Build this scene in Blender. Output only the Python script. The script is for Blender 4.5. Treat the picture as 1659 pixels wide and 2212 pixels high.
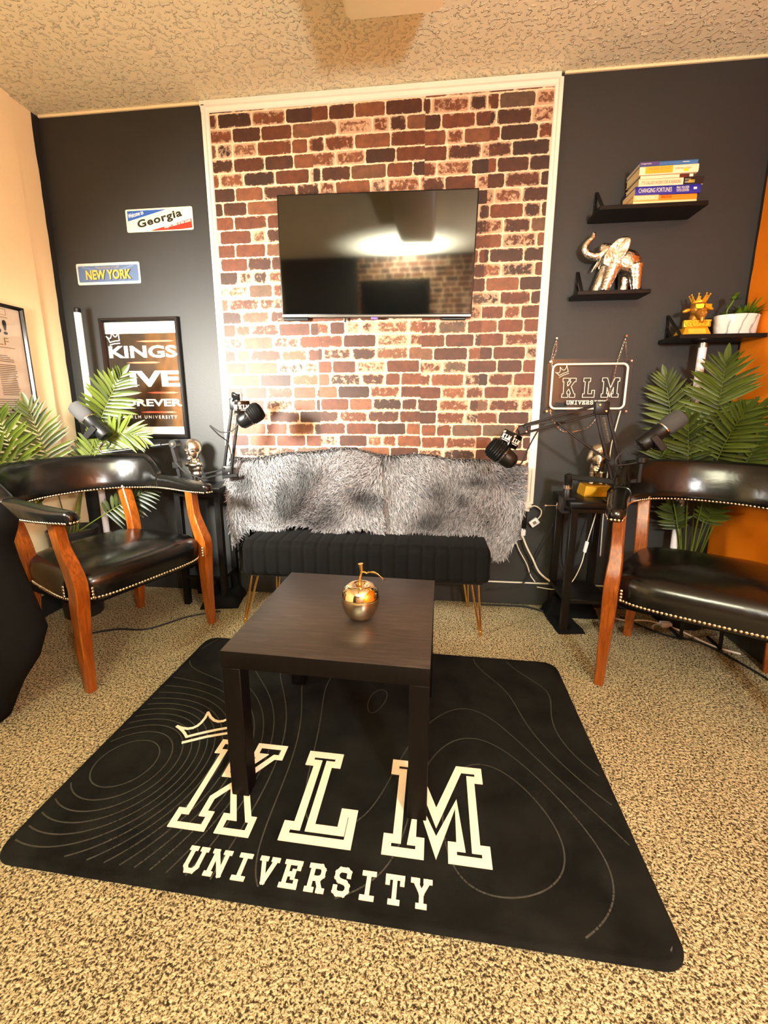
import bpy, bmesh, math, random
import numpy as np
from mathutils import Vector, Matrix, Euler
R = math.radians
PI = math.pi
C = bpy.context.scene.collection
scene = bpy.context.scene
for o in list(bpy.data.objects):
    bpy.data.objects.remove(o)

# ------------------------------------------------------------------ camera
cam_d = bpy.data.cameras.new('camera')
cam = bpy.data.objects.new('camera', cam_d)
C.objects.link(cam)
scene.camera = cam
YAW, PITCH, ROLL = 0.1123, -0.2032, -0.0019
fwd = Vector((-math.sin(YAW)*math.cos(PITCH), math.cos(YAW)*math.cos(PITCH), math.sin(PITCH)))
right = Vector((math.cos(YAW), math.sin(YAW), 0))
up = right.cross(fwd)
rr = math.cos(ROLL)*right + math.sin(ROLL)*up
uu = -math.sin(ROLL)*right + math.cos(ROLL)*up
m = Matrix((rr, uu, -fwd)).transposed().to_4x4()
m.translation = Vector((0.1, -2.3043, 1.0832))
cam.matrix_world = m
cam_d.sensor_fit = 'VERTICAL'
cam_d.sensor_height = 24.0
cam_d.sensor_width = 18.0
cam_d.lens = 927.45/2212*24.0
cam_d.shift_x = 13.485/2212
cam_d.shift_y = -38.08/2212
cam_d.clip_start = 0.02

# ------------------------------------------------------------------ light
scene.view_settings.view_transform = 'Standard'
scene.view_settings.look = 'None'
scene.view_settings.gamma = 1.0
scene.view_settings.use_curve_mapping = False
scene.view_settings.exposure = 0.38
w = bpy.data.worlds.new('world')
scene.world = w
w.use_nodes = True
w.node_tree.nodes['Background'].inputs[0].default_value = (1.0, 0.85, 0.62, 1)
w.node_tree.nodes['Background'].inputs[1].default_value = 0.3

def point_light(name, loc, power, col, radius):
    d = bpy.data.lights.new(name, 'POINT')
    d.energy = power; d.color = col; d.shadow_soft_size = radius
    o = bpy.data.objects.new(name, d); C.objects.link(o); o.location = loc
    return o
def area_light(name, loc, target, power, col, size, spread=180):
    d = bpy.data.lights.new(name, 'AREA')
    d.energy = power; d.color = col; d.shape = 'DISK'; d.size = size; d.spread = R(spread)
    o = bpy.data.objects.new(name, d); C.objects.link(o); o.location = loc
    o.rotation_euler = (Vector(target)-Vector(loc)).to_track_quat('-Z', 'Y').to_euler()
    return o
# a studio lamp on the left of the set and a bare lamp behind the camera on the right
area_light('lamp_left', (-1.50, -1.42, 1.33), (-0.90, 0.0, 0.98), 42, (1.0, 0.97, 0.88), 0.36, 100)
point_light('lamp_right', (0.95, -3.0, 1.50), 165, (0.98, 1.0, 0.97), 0.085)
area_light('lamp_uplight', (-0.22, -3.45, 1.98), (-0.22, -3.44, 2.5), 175, (0.98, 1.0, 0.97), 0.22, 118)

# ------------------------------------------------------------------ materials
def new_mat(name):
    m = bpy.data.materials.new(name); m.use_nodes = True
    nt = m.node_tree
    b = nt.nodes['Principled BSDF']
    return m, nt, b
def srgb(r, g, b):
    f = lambda c: (c/255/12.92) if c/255 <= 0.04045 else ((c/255+0.055)/1.055)**2.4
    return (f(r), f(g), f(b), 1)
def N(nt, typ, **kw):
    n = nt.nodes.new(typ)
    for k, v in kw.items():
        setattr(n, k, v)
    return n
def L(nt, a, b):
    nt.links.new(a, b)
def math_node(nt, op, a, b=None, c=None, clamp=False):
    n = N(nt, 'ShaderNodeMath', operation=op, use_clamp=clamp)
    for i, v in enumerate((a, b, c)):
        if v is None: continue
        if isinstance(v, (int, float)): n.inputs[i].default_value = v
        else: L(nt, v, n.inputs[i])
    return n.outputs[0]
def mix_col(nt, fac, a, b, blend='MIX'):
    n = N(nt, 'ShaderNodeMix', data_type='RGBA', blend_type=blend)
    for i, v in ((0, fac), (6, a), (7, b)):
        if isinstance(v, (int, float)): n.inputs[i].default_value = v
        elif isinstance(v, tuple): n.inputs[i].default_value = v
        else: L(nt, v, n.inputs[i])
    return n.outputs[2]
def ramp(nt, fac, stops, interp='LINEAR'):
    n = N(nt, 'ShaderNodeValToRGB')
    n.color_ramp.interpolation = interp
    e = n.color_ramp.elements
    while len(e) < len(stops): e.new(0.5)
    for el, (p, c) in zip(e, stops):
        el.position = p; el.color = c if len(c) == 4 else (*c, 1)
    L(nt, fac, n.inputs[0])
    return n.outputs[0]
def noise(nt, scale, detail=2, rough=0.5, vec=None, dist=0.0):
    n = N(nt, 'ShaderNodeTexNoise')
    n.inputs['Scale'].default_value = scale; n.inputs['Detail'].default_value = detail
    n.inputs['Roughness'].default_value = rough; n.inputs['Distortion'].default_value = dist
    if vec is not None: L(nt, vec, n.inputs['Vector'])
    return n
def objco(nt, scale=None):
    t = N(nt, 'ShaderNodeTexCoord').outputs['Object']
    if scale is None: return t
    mp = N(nt, 'ShaderNodeMapping'); mp.inputs['Scale'].default_value = scale
    L(nt, t, mp.inputs[0]); return mp.outputs[0]
def bump(nt, b, height, strength, dist=0.01):
    n = N(nt, 'ShaderNodeBump'); n.inputs['Strength'].default_value = strength
    n.inputs['Distance'].default_value = dist
    L(nt, height, n.inputs['Height']); L(nt, n.outputs[0], b.inputs['Normal'])
    return n
def simple(name, col, rough=0.5, metal=0.0, spec=0.5, var=0.0, vscale=20, bmp=0.0, bscale=200, coat=0.0):
    m, nt, b = new_mat(name)
    b.inputs['Base Color'].default_value = col
    b.inputs['Roughness'].default_value = rough
    b.inputs['Metallic'].default_value = metal
    b.inputs['Specular IOR Level'].default_value = spec
    b.inputs['Coat Weight'].default_value = coat
    if var > 0:
        n = noise(nt, vscale, 4, 0.6, objco(nt))
        f = math_node(nt, 'MULTIPLY_ADD', n.outputs[0], 2*var, 1-var)
        hs = N(nt, 'ShaderNodeHueSaturation'); hs.inputs['Color'].default_value = col
        L(nt, f, hs.inputs['Value']); L(nt, hs.outputs[0], b.inputs['Base Color'])
    if bmp > 0:
        n = noise(nt, bscale, 3, 0.6, objco(nt)); bump(nt, b, n.outputs[0], bmp, 0.002)
    return m

M = {}
def wall_paint(name, col, rough=0.55, var=0.10, spec=0.3):
    m, nt, b = new_mat(name)
    co = objco(nt)
    n1 = noise(nt, 3.0, 5, 0.6, co)
    c2 = tuple(min(1, c*(1+2*var)) for c in col[:3])+(1,)
    c1 = tuple(c*(1-var) for c in col[:3])+(1,)
    L(nt, ramp(nt, n1.outputs[0], [(0.3, c1), (0.7, c2)]), b.inputs['Base Color'])
    b.inputs['Roughness'].default_value = rough
    b.inputs['Specular IOR Level'].default_value = spec
    n2 = noise(nt, 90, 3, 0.55, co)
    bump(nt, b, n2.outputs[0], 0.12, 0.004)
    return m
M['black_wall'] = wall_paint('black_wall_paint', (0.0080, 0.0082, 0.0068, 1), 0.62, 0.08, 0.65)
M['cream_wall'] = wall_paint('cream_wall_paint', srgb(240, 222, 176), 0.7, 0.02)
M['orange_wall'] = wall_paint('orange_wall_paint', srgb(232, 126, 10), 0.65, 0.03)
M['white_paint'] = simple('white_gloss_paint', srgb(240, 232, 214), 0.35, var=0.03, vscale=8)

# ceiling: knockdown plaster
m, nt, b = new_mat('textured_ceiling')
co = objco(nt)
b.inputs['Base Color'].default_value = srgb(238, 233, 200)
b.inputs['Roughness'].default_value = 0.75
n1 = noise(nt, 50, 2.0, 0.5, co, 0.2)
n2 = noise(nt, 14, 2, 0.5, co)
h1 = ramp(nt, n1.outputs[0], [(0.53, (0, 0, 0)), (0.61, (1, 1, 1))], 'EASE')
msk = ramp(nt, n2.outputs[0], [(0.35, (0.35,)*3), (0.6, (1, 1, 1))])
hh = mix_col(nt, 1.0, h1, msk, 'MULTIPLY')
bump(nt, b, hh, 0.95, 0.008)
M['ceiling'] = m

# carpet: flecked loop pile
m, nt, b = new_mat('flecked_carpet')
co = objco(nt)
n1 = noise(nt, 150, 2.0, 0.6, co, 0.5)
n2 = noise(nt, 330, 2, 0.6, co)
n3 = noise(nt, 5, 4, 0.6, co)
v = N(nt, 'ShaderNodeTexVoronoi'); v.inputs['Scale'].default_value = 210; L(nt, co, v.inputs['Vector'])
f = math_node(nt, 'MULTIPLY_ADD', n2.outputs[0], 0.35, n1.outputs[0])
f = math_node(nt, 'MULTIPLY_ADD', n3.outputs[0], 0.10, f)
colr = ramp(nt, f, [(0.585, srgb(46, 38, 24)), (0.655, srgb(92, 79, 53)), (0.73, srgb(160, 146, 109)), (0.86, srgb(190, 176, 138))])
L(nt, colr, b.inputs['Base Color'])
b.inputs['Roughness'].default_value = 0.95
b.inputs['Specular IOR Level'].default_value = 0.15
hgt = math_node(nt, 'SUBTRACT', f, math_node(nt, 'MULTIPLY', v.outputs['Distance'], 0.5))
bump(nt, b, hgt, 0.9, 0.008)
M['carpet'] = m

# brick wallpaper: one quad per brick; uv maps hold the distance to its sides
def brick_mat(name):
    m, nt, b = new_mat(name)
    ua = N(nt, 'ShaderNodeUVMap'); ua.uv_map = 'near'
    ub = N(nt, 'ShaderNodeUVMap'); ub.uv_map = 'far'
    at = N(nt, 'ShaderNodeAttribute'); at.attribute_name = 'tone'
    sa = N(nt, 'ShaderNodeSeparateXYZ'); L(nt, ua.outputs[0], sa.inputs[0])
    sb = N(nt, 'ShaderNodeSeparateXYZ'); L(nt, ub.outputs[0], sb.inputs[0])
    sc = N(nt, 'ShaderNodeSeparateColor'); L(nt, at.outputs[0], sc.inputs[0])
    co = objco(nt)
    dx = math_node(nt, 'MINIMUM', sa.outputs[0], sb.outputs[0])
    dy = math_node(nt, 'MINIMUM', sa.outputs[1], sb.outputs[1])
    d = math_node(nt, 'SMOOTH_MIN', dx, dy, 0.020)
    nj = noise(nt, 70, 4, 0.65, co)
    d2 = math_node(nt, 'ADD', d, math_node(nt, 'MULTIPLY_ADD', nj.outputs[0], 0.012, -0.006))
    mask = ramp(nt, math_node(nt, 'MULTIPLY', d2, 50), [(0.12, (0, 0, 0)), (0.20, (1, 1, 1))])   # 0 mortar, 1 brick
    # body colours
    body = ramp(nt, sc.outputs[0], [(0.0, srgb(50, 28, 16)), (0.25, srgb(80, 40, 18)), (0.6, srgb(104, 53, 25)), (0.85, srgb(122, 73, 43)), (1.0, srgb(88, 67, 48))])
    n4 = noise(nt, 28, 5, 0.65, co)
    body = mix_col(nt, 0.75, body, ramp(nt, n4.outputs[0], [(0.3, (0.45,)*3), (0.7, (1.25, 1.2, 1.15))]), 'MULTIPLY')
    # lime wash patches, more on some bricks
    n5 = noise(nt, 45, 6, 0.7, co, 0.4)
    edge = ramp(nt, math_node(nt, 'MULTIPLY', d, 50), [(0.25, (0.20,)*3), (0.75, (0, 0, 0))])
    ww = math_node(nt, 'ADD', math_node(nt, 'ADD', n5.outputs[0], edge), math_node(nt, 'MULTIPLY_ADD', sc.outputs[1], 0.40, -0.30))
    wash = ramp(nt, ww, [(0.53, (0, 0, 0)), (0.66, (1, 1, 1))])
    body = mix_col(nt, math_node(nt, 'MULTIPLY', wash, 0.72), body, srgb(214, 178, 142))
    n6 = noise(nt, 35, 4, 0.6, co)
    mort = ramp(nt, n6.outputs[0], [(0.3, srgb(206, 170, 132)), (0.65, srgb(240, 216, 180))])
    L(nt, mix_col(nt, mask, mort, body), b.inputs['Base Color'])
    b.inputs['Roughness'].default_value = 0.56
    b.inputs['Specular IOR Level'].default_value = 0.5
    return m
M['brick'] = brick_mat('brick_wallpaper')

# dark stained wood, red-brown chair wood
def wood(name, c1, c2, c3, rough, grain=(1, 14, 14), coat=0.0, scale=6, bstr=0.05):
    m, nt, b = new_mat(name)
    co = objco(nt, grain)
    n1 = noise(nt, scale, 8, 0.65, co, 0.8)
    n2 = noise(nt, 2.2, 3, 0.5, objco(nt))
    f = math_node(nt, 'MULTIPLY_ADD', n2.outputs[0], 0.35, math_node(nt, 'MULTIPLY', n1.outputs[0], 0.8))
    L(nt, ramp(nt, f, [(0.40, c1), (0.56, c2), (0.72, c3)]), b.inputs['Base Color'])
    b.inputs['Roughness'].default_value = rough
    b.inputs['Coat Weight'].default_value = coat
    b.inputs['Coat Roughness'].default_value = 0.15
    bump(nt, b, n1.outputs[0], bstr, 0.003)
    return m
M['chair_wood'] = wood('red_brown_wood', srgb(76, 32, 5), srgb(116, 55, 8), srgb(150, 82, 20), 0.32, (14, 14, 1.2), 0.3)
M['table_wood_lit'] = wood('black_brown_wood_lit', srgb(30, 24, 21), srgb(44, 37, 33), srgb(66, 57, 51), 0.36, (1.2, 16, 16), 0.0, 7, 0.10)  # tabletop: the wood made paler, standing in for its sheen
M['table_wood_shaded'] = wood('black_brown_wood_shaded', srgb(6, 4, 3), srgb(9, 6, 5), srgb(13, 10, 8), 0.5, (16, 16, 1.2), 0.0, 7, 0.10)  # same wood darkened for legs and slab edges, shade put into the colour
M['table_wood_shaded'].node_tree.nodes['Principled BSDF'].inputs['Specular IOR Level'].default_value = 0.10
# black leather
m, nt, b = new_mat('black_leather')
co = objco(nt)
b.inputs['Base Color'].default_value = (0.0032, 0.003, 0.0026, 1)
b.inputs['Roughness'].default_value = 0.21; b.inputs['Specular IOR Level'].default_value = 0.42
n1 = noise(nt, 9, 3, 0.5, co, 0.5); n2 = noise(nt, 420, 2, 0.5, co)
hgt = math_node(nt, 'MULTIPLY_ADD', n2.outputs[0], 0.03, math_node(nt, 'MULTIPLY', n1.outputs[0], 0.6))
bump(nt, b, hgt, 0.30, 0.012)
M['leather'] = m
M['velvet'] = simple('black_velvet', (0.0038, 0.0037, 0.0034, 1), 0.9, spec=0.08, var=0.35, vscale=14)
M['velvet'].node_tree.nodes['Principled BSDF'].inputs['Sheen Weight'].default_value = 0.025
M['velvet'].node_tree.nodes['Principled BSDF'].inputs['Sheen Roughness'].default_value = 0.4
M['gold_metal'] = simple('polished_gold', (0.80, 0.50, 0.16, 1), 0.18, 1.0, bmp=0.02, bscale=60)
M['apple_gold'] = simple('polished_champagne_gold', (0.84, 0.72, 0.50, 1), 0.09, 1.0, bmp=0.02, bscale=22)
M['gold_paint'] = simple('satin_gold_paint', srgb(236, 176, 40), 0.35, 0.55, var=0.08, vscale=30)
M['bronze'] = simple('bronze_face_paint', srgb(176, 120, 42), 0.35, 0.6, var=0.2, vscale=40)
M['brass_nail'] = simple('pale_brass', (0.85, 0.72, 0.50, 1), 0.22, 1.0)
M['chrome'] = simple('chrome', (0.78, 0.76, 0.72, 1), 0.14, 1.0)
M['dull_silver'] = simple('tarnished_silver', (0.50, 0.46, 0.38, 1), 0.28, 1.0, var=0.3, vscale=45, bmp=0.25, bscale=70)
m, nt, b = new_mat('hammered_silver')
co = objco(nt)
b.inputs['Metallic'].default_value = 1.0; b.inputs['Roughness'].default_value = 0.27
n1 = noise(nt, 60, 3, 0.6, co)
L(nt, ramp(nt, n1.outputs[0], [(0.35, (0.72, 0.66, 0.55)), (0.6, (0.86, 0.83, 0.77))]), b.inputs['Base Color'])
v = N(nt, 'ShaderNodeTexVoronoi'); v.inputs['Scale'].default_value = 95; L(nt, co, v.inputs['Vector'])
bump(nt, b, v.outputs['Distance'], 0.5, 0.003)
M['hammered'] = m
M['black_metal'] = simple('black_powder_coat', (0.005, 0.005, 0.005, 1), 0.40, spec=0.3, var=0.1)
M['black_plastic'] = simple('black_plastic', (0.004, 0.004, 0.004, 1), 0.35, spec=0.35)
M['black_gloss'] = simple('gloss_black', (0.004, 0.004, 0.004, 1), 0.15)
M['black_cloth'] = simple('black_cloth', (0.0035, 0.0035, 0.0034, 1), 0.95, spec=0.1, var=0.2, bmp=0.2, bscale=300)
M['black_laminate'] = simple('black_laminate', (0.005, 0.0045, 0.004, 1), 0.36, spec=0.2, var=0.15)
M['grey_foam'] = simple('grey_foam', (0.062, 0.061, 0.060, 1), 0.95, spec=0.1, bmp=0.5, bscale=500)
M['white_plastic'] = simple('white_plastic', srgb(236, 234, 230), 0.4)
M['tube_white'] = simple('milky_tube', srgb(238, 236, 240), 0.28)
M['cream_plastic'] = simple('cream_diffuser', srgb(222, 208, 168), 0.5, var=0.03, vscale=5)
M['white_cable'] = simple('white_cable', srgb(226, 214, 190), 0.5)
M['black_cable'] = simple('black_cable', (0.006, 0.006, 0.006, 1), 0.5)
M['yellow_plastic'] = simple('yellow_plastic', srgb(236, 190, 20), 0.4)
M['screen'] = simple('dark_screen_glass', (0.0012, 0.0012, 0.0012, 1), 0.05, spec=1.0)
M['screen'].node_tree.nodes['Principled BSDF'].inputs['IOR'].default_value = 1.5
M['silver_strip'] = simple('brushed_dark_silver', (0.25, 0.24, 0.23, 1), 0.3, 1.0)
M['badge'] = simple('lilac_badge', srgb(130, 110, 210), 0.3, 0.3)
M['print_white'] = simple('white_ink', srgb(244, 240, 226), 0.5)
M['print_black'] = simple('black_ink', (0.008, 0.008, 0.008, 1), 0.5)
M['sheet_white'] = simple('white_card', srgb(240, 234, 216), 0.5)
M['cream_card'] = simple('cream_enamel', srgb(248, 232, 186), 0.4, var=0.03)
M['blue_enamel'] = simple('blue_enamel', srgb(40, 84, 160), 0.4, var=0.06)
M['red_enamel'] = simple('red_enamel', srgb(216, 40, 22), 0.4, var=0.05)
M['slate_blue'] = simple('slate_blue_enamel', srgb(78, 98, 128), 0.45, var=0.12, vscale=40)
M['grey_enamel'] = simple('worn_white_enamel', srgb(190, 184, 172), 0.45, var=0.1, vscale=60)
M['orange_ink'] = simple('orange_ink', srgb(244, 164, 62), 0.5)
M['navy_ink'] = simple('navy_ink', srgb(26, 30, 50), 0.5)
M['grey_ink'] = simple('grey_ink', srgb(120, 110, 92), 0.6)
M['tan_ink'] = simple('tan_ink', srgb(150, 128, 84), 0.6)
M['paper'] = simple('newsprint', srgb(226, 222, 204), 0.6, var=0.03)
M['pages'] = simple('page_block', srgb(232, 206, 152), 0.8, var=0.08, vscale=120)
M['pot_black'] = simple('black_planter', (0.012, 0.012, 0.012, 1), 0.35)
M['soil'] = simple('moss', srgb(60, 62, 24), 0.95, var=0.4, vscale=60, bmp=0.8, bscale=80)
def glass(name, rough=0.0, tint=(1, 1, 1, 1)):
    m, nt, b = new_mat(name)
    b.inputs['Base Color'].default_value = tint
    b.inputs['Roughness'].default_value = rough
    b.inputs['IOR'].default_value = 1.45
    b.inputs['Transmission Weight'].default_value = 1.0
    # thin sheet: lets light straight through and keeps its mirror reflection
    tr = N(nt, 'ShaderNodeBsdfTransparent'); gl = N(nt, 'ShaderNodeBsdfGlossy'); gl.inputs['Roughness'].default_value = 0.03
    fr = N(nt, 'ShaderNodeFresnel'); fr.inputs[0].default_value = 1.26
    mx = N(nt, 'ShaderNodeMixShader')
    L(nt, fr.outputs[0], mx.inputs[0]); L(nt, tr.outputs[0], mx.inputs[1]); L(nt, gl.outputs[0], mx.inputs[2])
    L(nt, mx.outputs[0], nt.nodes['Material Output'].inputs['Surface'])
    return m
M['pane'] = glass('clear_pane')
# marble
m, nt, b = new_mat('white_marble')
co = objco(nt)
n0 = noise(nt, 7, 3, 0.5, co)
wv = N(nt, 'ShaderNodeTexWave'); wv.inputs['Scale'].default_value = 5.5; wv.inputs['Distortion'].default_value = 9
wv.inputs['Detail'].default_value = 3; wv.inputs['Detail Scale'].default_value = 1.4; L(nt, co, wv.inputs[0])
f = math_node(nt, 'MULTIPLY', wv.outputs[1], math_node(nt, 'ADD', n0.outputs[0], 0.45))
L(nt, ramp(nt, f, [(0.0, srgb(150, 150, 148)), (0.07, srgb(200, 198, 194)), (0.22, srgb(226, 224, 216))]), b.inputs['Base Color'])
b.inputs['Roughness'].default_value = 0.25
M['marble'] = m
# leaves
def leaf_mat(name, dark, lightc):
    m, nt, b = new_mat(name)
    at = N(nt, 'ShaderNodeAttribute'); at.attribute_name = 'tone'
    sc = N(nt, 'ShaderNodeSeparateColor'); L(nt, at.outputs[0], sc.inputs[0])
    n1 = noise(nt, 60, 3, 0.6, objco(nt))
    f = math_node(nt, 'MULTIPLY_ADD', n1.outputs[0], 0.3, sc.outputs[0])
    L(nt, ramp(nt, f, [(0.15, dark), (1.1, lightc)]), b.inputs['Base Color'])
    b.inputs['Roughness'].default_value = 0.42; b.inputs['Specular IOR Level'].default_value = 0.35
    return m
M['leaf'] = leaf_mat('palm_leaf', srgb(14, 24, 6), srgb(80, 92, 22))
M['succulent'] = leaf_mat('succulent_leaf', srgb(24, 46, 8), srgb(92, 120, 26))
M['stem'] = simple('palm_stem', srgb(150, 136, 58), 0.5, var=0.15)
# fur
m, nt, b = new_mat('grey_fur')
at = N(nt, 'ShaderNodeAttribute'); at.attribute_name = 'tone'
L(nt, at.outputs[0], b.inputs['Base Color'])
b.inputs['Roughness'].default_value = 0.6
b.inputs['Specular IOR Level'].default_value = 0.25
M['fur'] = m
# rug
m, nt, b = new_mat('black_plush')
co = objco(nt)
n1 = noise(nt, 7, 5, 0.65, co); n2 = noise(nt, 420, 2, 0.5, co)
L(nt, ramp(nt, n1.outputs[0], [(0.35, (0.0022, 0.0021, 0.0018, 1)), (0.68, (0.0080, 0.0076, 0.0062, 1))]), b.inputs['Base Color'])
b.inputs['Roughness'].default_value = 0.9; b.inputs['Specular IOR Level'].default_value = 0.10
hgt = math_node(nt, 'MULTIPLY_ADD', n2.outputs[0], 0.15, n1.outputs[0]); bump(nt, b, hgt, 0.5, 0.01)
M['rug'] = m
M['rug_line'] = simple('grey_rug_line', (0.048, 0.045, 0.035, 1), 0.9, spec=0.1, var=0.4, vscale=50)
M['rug_white'] = simple('white_rug_pile', srgb(238, 222, 196), 0.9, spec=0.1, var=0.05, vscale=60, bmp=0.3, bscale=300)
M['neon_tube'] = simple('unlit_white_tube', srgb(238, 230, 214), 0.3)
M['frame_black'] = simple('black_frame', (0.006, 0.005, 0.005, 1), 0.2)
# poster print: uneven amber bands, darkest towards the left
m, nt, b = new_mat('poster_print')
co = objco(nt)
sx = N(nt, 'ShaderNodeSeparateXYZ'); L(nt, co, sx.inputs[0])
n1 = noise(nt, 9, 4, 0.55, objco(nt, (1.2, 1, 0.6)))
f = math_node(nt, 'ADD', math_node(nt, 'MULTIPLY', n1.outputs[0], 0.7), math_node(nt, 'MULTIPLY', sx.outputs[0], 0.9))
L(nt, ramp(nt, f, [(0.12, srgb(26, 21, 16)), (0.36, srgb(48, 33, 14)), (0.52, srgb(88, 55, 12)), (0.75, srgb(56, 34, 9))]), b.inputs['Base Color'])
b.inputs['Roughness'].default_value = 0.5; b.inputs['Specular IOR Level'].default_value = 0.15
M['poster'] = m
M['coral'] = simple('coral_ink', srgb(238, 96, 60), 0.45)
def book_cover(name, c):
    return simple(name, c, 0.35, var=0.03)

# ------------------------------------------------------------------ mesh helpers
class MB:
    def __init__(s):
        s.v = []; s.f = []; s.m = []; s.col = None
    def add(s, vs, fs, mi=0, mat=None):
        o = len(s.v)
        if mat is not None: vs = [mat @ Vector(p) for p in vs]
        s.v += [tuple(p) for p in vs]
        s.f += [tuple(i+o for i in f) for f in fs]
        s.m += [mi]*len(fs)
        return s
    def box(s, x0, x1, y0, y1, z0, z1, mi=0, mat=None):
        vs = [(x0,y0,z0),(x1,y0,z0),(x1,y1,z0),(x0,y1,z0),(x0,y0,z1),(x1,y0,z1),(x1,y1,z1),(x0,y1,z1)]
        fs = [(0,3,2,1),(4,5,6,7),(0,1,5,4),(1,2,6,5),(2,3,7,6),(3,0,4,7)]
        return s.add(vs, fs, mi, mat)
    def rbox(s, x0, x1, y0, y1, z0, z1, r=0.005, seg=2, mi=0, mat=None):
        bm = bmesh.new()
        bmesh.ops.create_cube(bm, size=1)
        for v in bm.verts:
            v.co = ((x0+x1)/2+v.co.x*(x1-x0), (y0+y1)/2+v.co.y*(y1-y0), (z0+z1)/2+v.co.z*(z1-z0))
        bmesh.ops.bevel(bm, geom=bm.edges[:], offset=r, segments=seg, profile=0.5, affect='EDGES')
        return s.bm(bm, mi, mat)
    def bm(s, bm, mi=0, mat=None):
        bm.verts.index_update()
        vs = [v.co.copy() for v in bm.verts]; fs = [[v.index for v in f.verts] for f in bm.faces]
        bm.free()
        return s.add(vs, fs, mi, mat)
    def tube(s, path, r, n=10, mi=0, caps=True, mat=None, squash=None, upref=None):
        P = [Vector(p) for p in path]
        rs = r if isinstance(r, (list, tuple)) else [r]*len(P)
        vs = []; T = []
        for i in range(len(P)):
            a = P[max(0, i-1)]; b = P[min(len(P)-1, i+1)]
            T.append((b-a).normalized())
        u = Vector(upref) if upref else (Vector((0, 0, 1)) if abs(T[0].z) < 0.9 else Vector((1, 0, 0)))
        u = (u-T[0]*u.dot(T[0])).normalized()
        for i in range(len(P)):
            u = (u-T[i]*u.dot(T[i])).normalized(); w = T[i].cross(u)
            k = squash or 1.0
            for j in range(n):
                a = 2*PI*(j+0.5)/n
                vs.append(P[i]+u*(math.cos(a)*rs[i]*k)+w*(math.sin(a)*rs[i]))
        fs = []
        for i in range(len(P)-1):
            for j in range(n):
                k = (j+1) % n
                fs.append((i*n+j, i*n+k, (i+1)*n+k, (i+1)*n+j))
        if caps:
            fs.append(tuple(range(n))[::-1]); fs.append(tuple((len(P)-1)*n+j for j in range(n)))
        return s.add(vs, fs, mi, mat)
    def bar(s, a, b, w, h=None, mi=0, upref=None):
        h = h or w
        a = Vector(a); b = Vector(b); t = (b-a).normalized()
        u = Vector(upref) if upref else (Vector((0, 0, 1)) if abs(t.z) < 0.95 else Vector((1, 0, 0)))
        u = (u-t*u.dot(t)).normalized(); x = t.cross(u)
        mt = Matrix((x, u, t)).transposed().to_4x4(); mt.translation = a
        Ln = (b-a).length; r = min(w, h)*0.18
        return s.rbox(-w/2, w/2, -h/2, h/2, 0, Ln, r, 1, mi, mt)
    def lathe(s, prof, n=24, mi=0, mat=None, sx=1, sy=1):
        vs = []; fs = []
        for (r, z) in prof:
            for j in range(n):
                a = 2*PI*j/n; vs.append((r*math.cos(a)*sx, r*math.sin(a)*sy, z))
        for i in range(len(prof)-1):
            for j in range(n):
                k = (j+1) % n; fs.append((i*n+j, i*n+k, (i+1)*n+k, (i+1)*n+j))
        fs.append(tuple(range(n))[::-1]); fs.append(tuple((len(prof)-1)*n+j for j in range(n)))
        return s.add(vs, fs, mi, mat)
    def ball(s, c, r, n=12, mi=0, mat=None):
        r = r if isinstance(r, (tuple, list)) else (r, r, r)
        vs = []; fs = []; h = max(4, n//2)
        for i in range(1, h):
            t = PI*i/h
            for j in range(n):
                a = 2*PI*j/n
                vs.append((c[0]+r[0]*math.sin(t)*math.cos(a), c[1]+r[1]*math.sin(t)*math.sin(a), c[2]+r[2]*math.cos(t)))
        for i in range(h-2):
            for j in range(n):
                k = (j+1) % n; fs.append((i*n+j, (i+1)*n+j, (i+1)*n+k, i*n+k))
        t = len(vs); vs.append((c[0], c[1], c[2]+r[2])); vs.append((c[0], c[1], c[2]-r[2]))
        for j in range(n):
            k = (j+1) % n
            fs.append((t, j, k)); fs.append((t+1, (h-2)*n+k, (h-2)*n+j))
        return s.add(vs, fs, mi, mat)
    def prism(s, poly, h, mi=0, mat=None, z0=0.0):
        n = len(poly)
        ar = sum(poly[i][0]*poly[(i+1) % n][1]-poly[(i+1) % n][0]*poly[i][1] for i in range(n))
        if ar < 0: poly = poly[::-1]
        vs = [(x, y, z0) for x, y in poly]+[(x, y, z0+h) for x, y in poly]
        fs = [tuple(range(n))[::-1], tuple(range(n, 2*n))]
        fs += [(i, (i+1) % n, n+(i+1) % n, n+i) for i in range(n)]
        return s.add(vs, fs, mi, mat)
    def ring(s, poly, band, h, mi=0, mat=None, z0=0.0):
        """raised outline of a polygon: a band of constant width inside its edge"""
        n = len(poly)
        ar = sum(poly[i][0]*poly[(i+1) % n][1]-poly[(i+1) % n][0]*poly[i][1] for i in range(n))
        if ar < 0: poly = poly[::-1]
        inn = inset(poly, band)
        vs = [(x, y, z0) for x, y in poly]+[(x, y, z0) for x, y in inn]
        vs += [(x, y, z0+h) for x, y in poly]+[(x, y, z0+h) for x, y in inn]
        fs = []
        for i in range(n):
            k = (i+1) % n
            fs += [(2*n+i, 2*n+k, 3*n+k, 3*n+i), (i, k, 2*n+k, 2*n+i), (n+k, n+i, 3*n+i, 3*n+k)]
        return s.add(vs, fs, mi, mat)
    def grid(s, fn, nu, nv, wrap=False, mi=0, mat=None):
        vs = []; fs = []
        for i in range(nu if wrap else nu+1):
            for j in range(nv+1): vs.append(fn(i/nu, j/nv))
        for i in range(nu):
            for j in range(nv):
                a = i*(nv+1)+j; b = ((i+1) % nu if wrap else i+1)*(nv+1)+j
                fs.append((a, b, b+1, a+1))
        return s.add(vs, fs, mi, mat)

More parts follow.
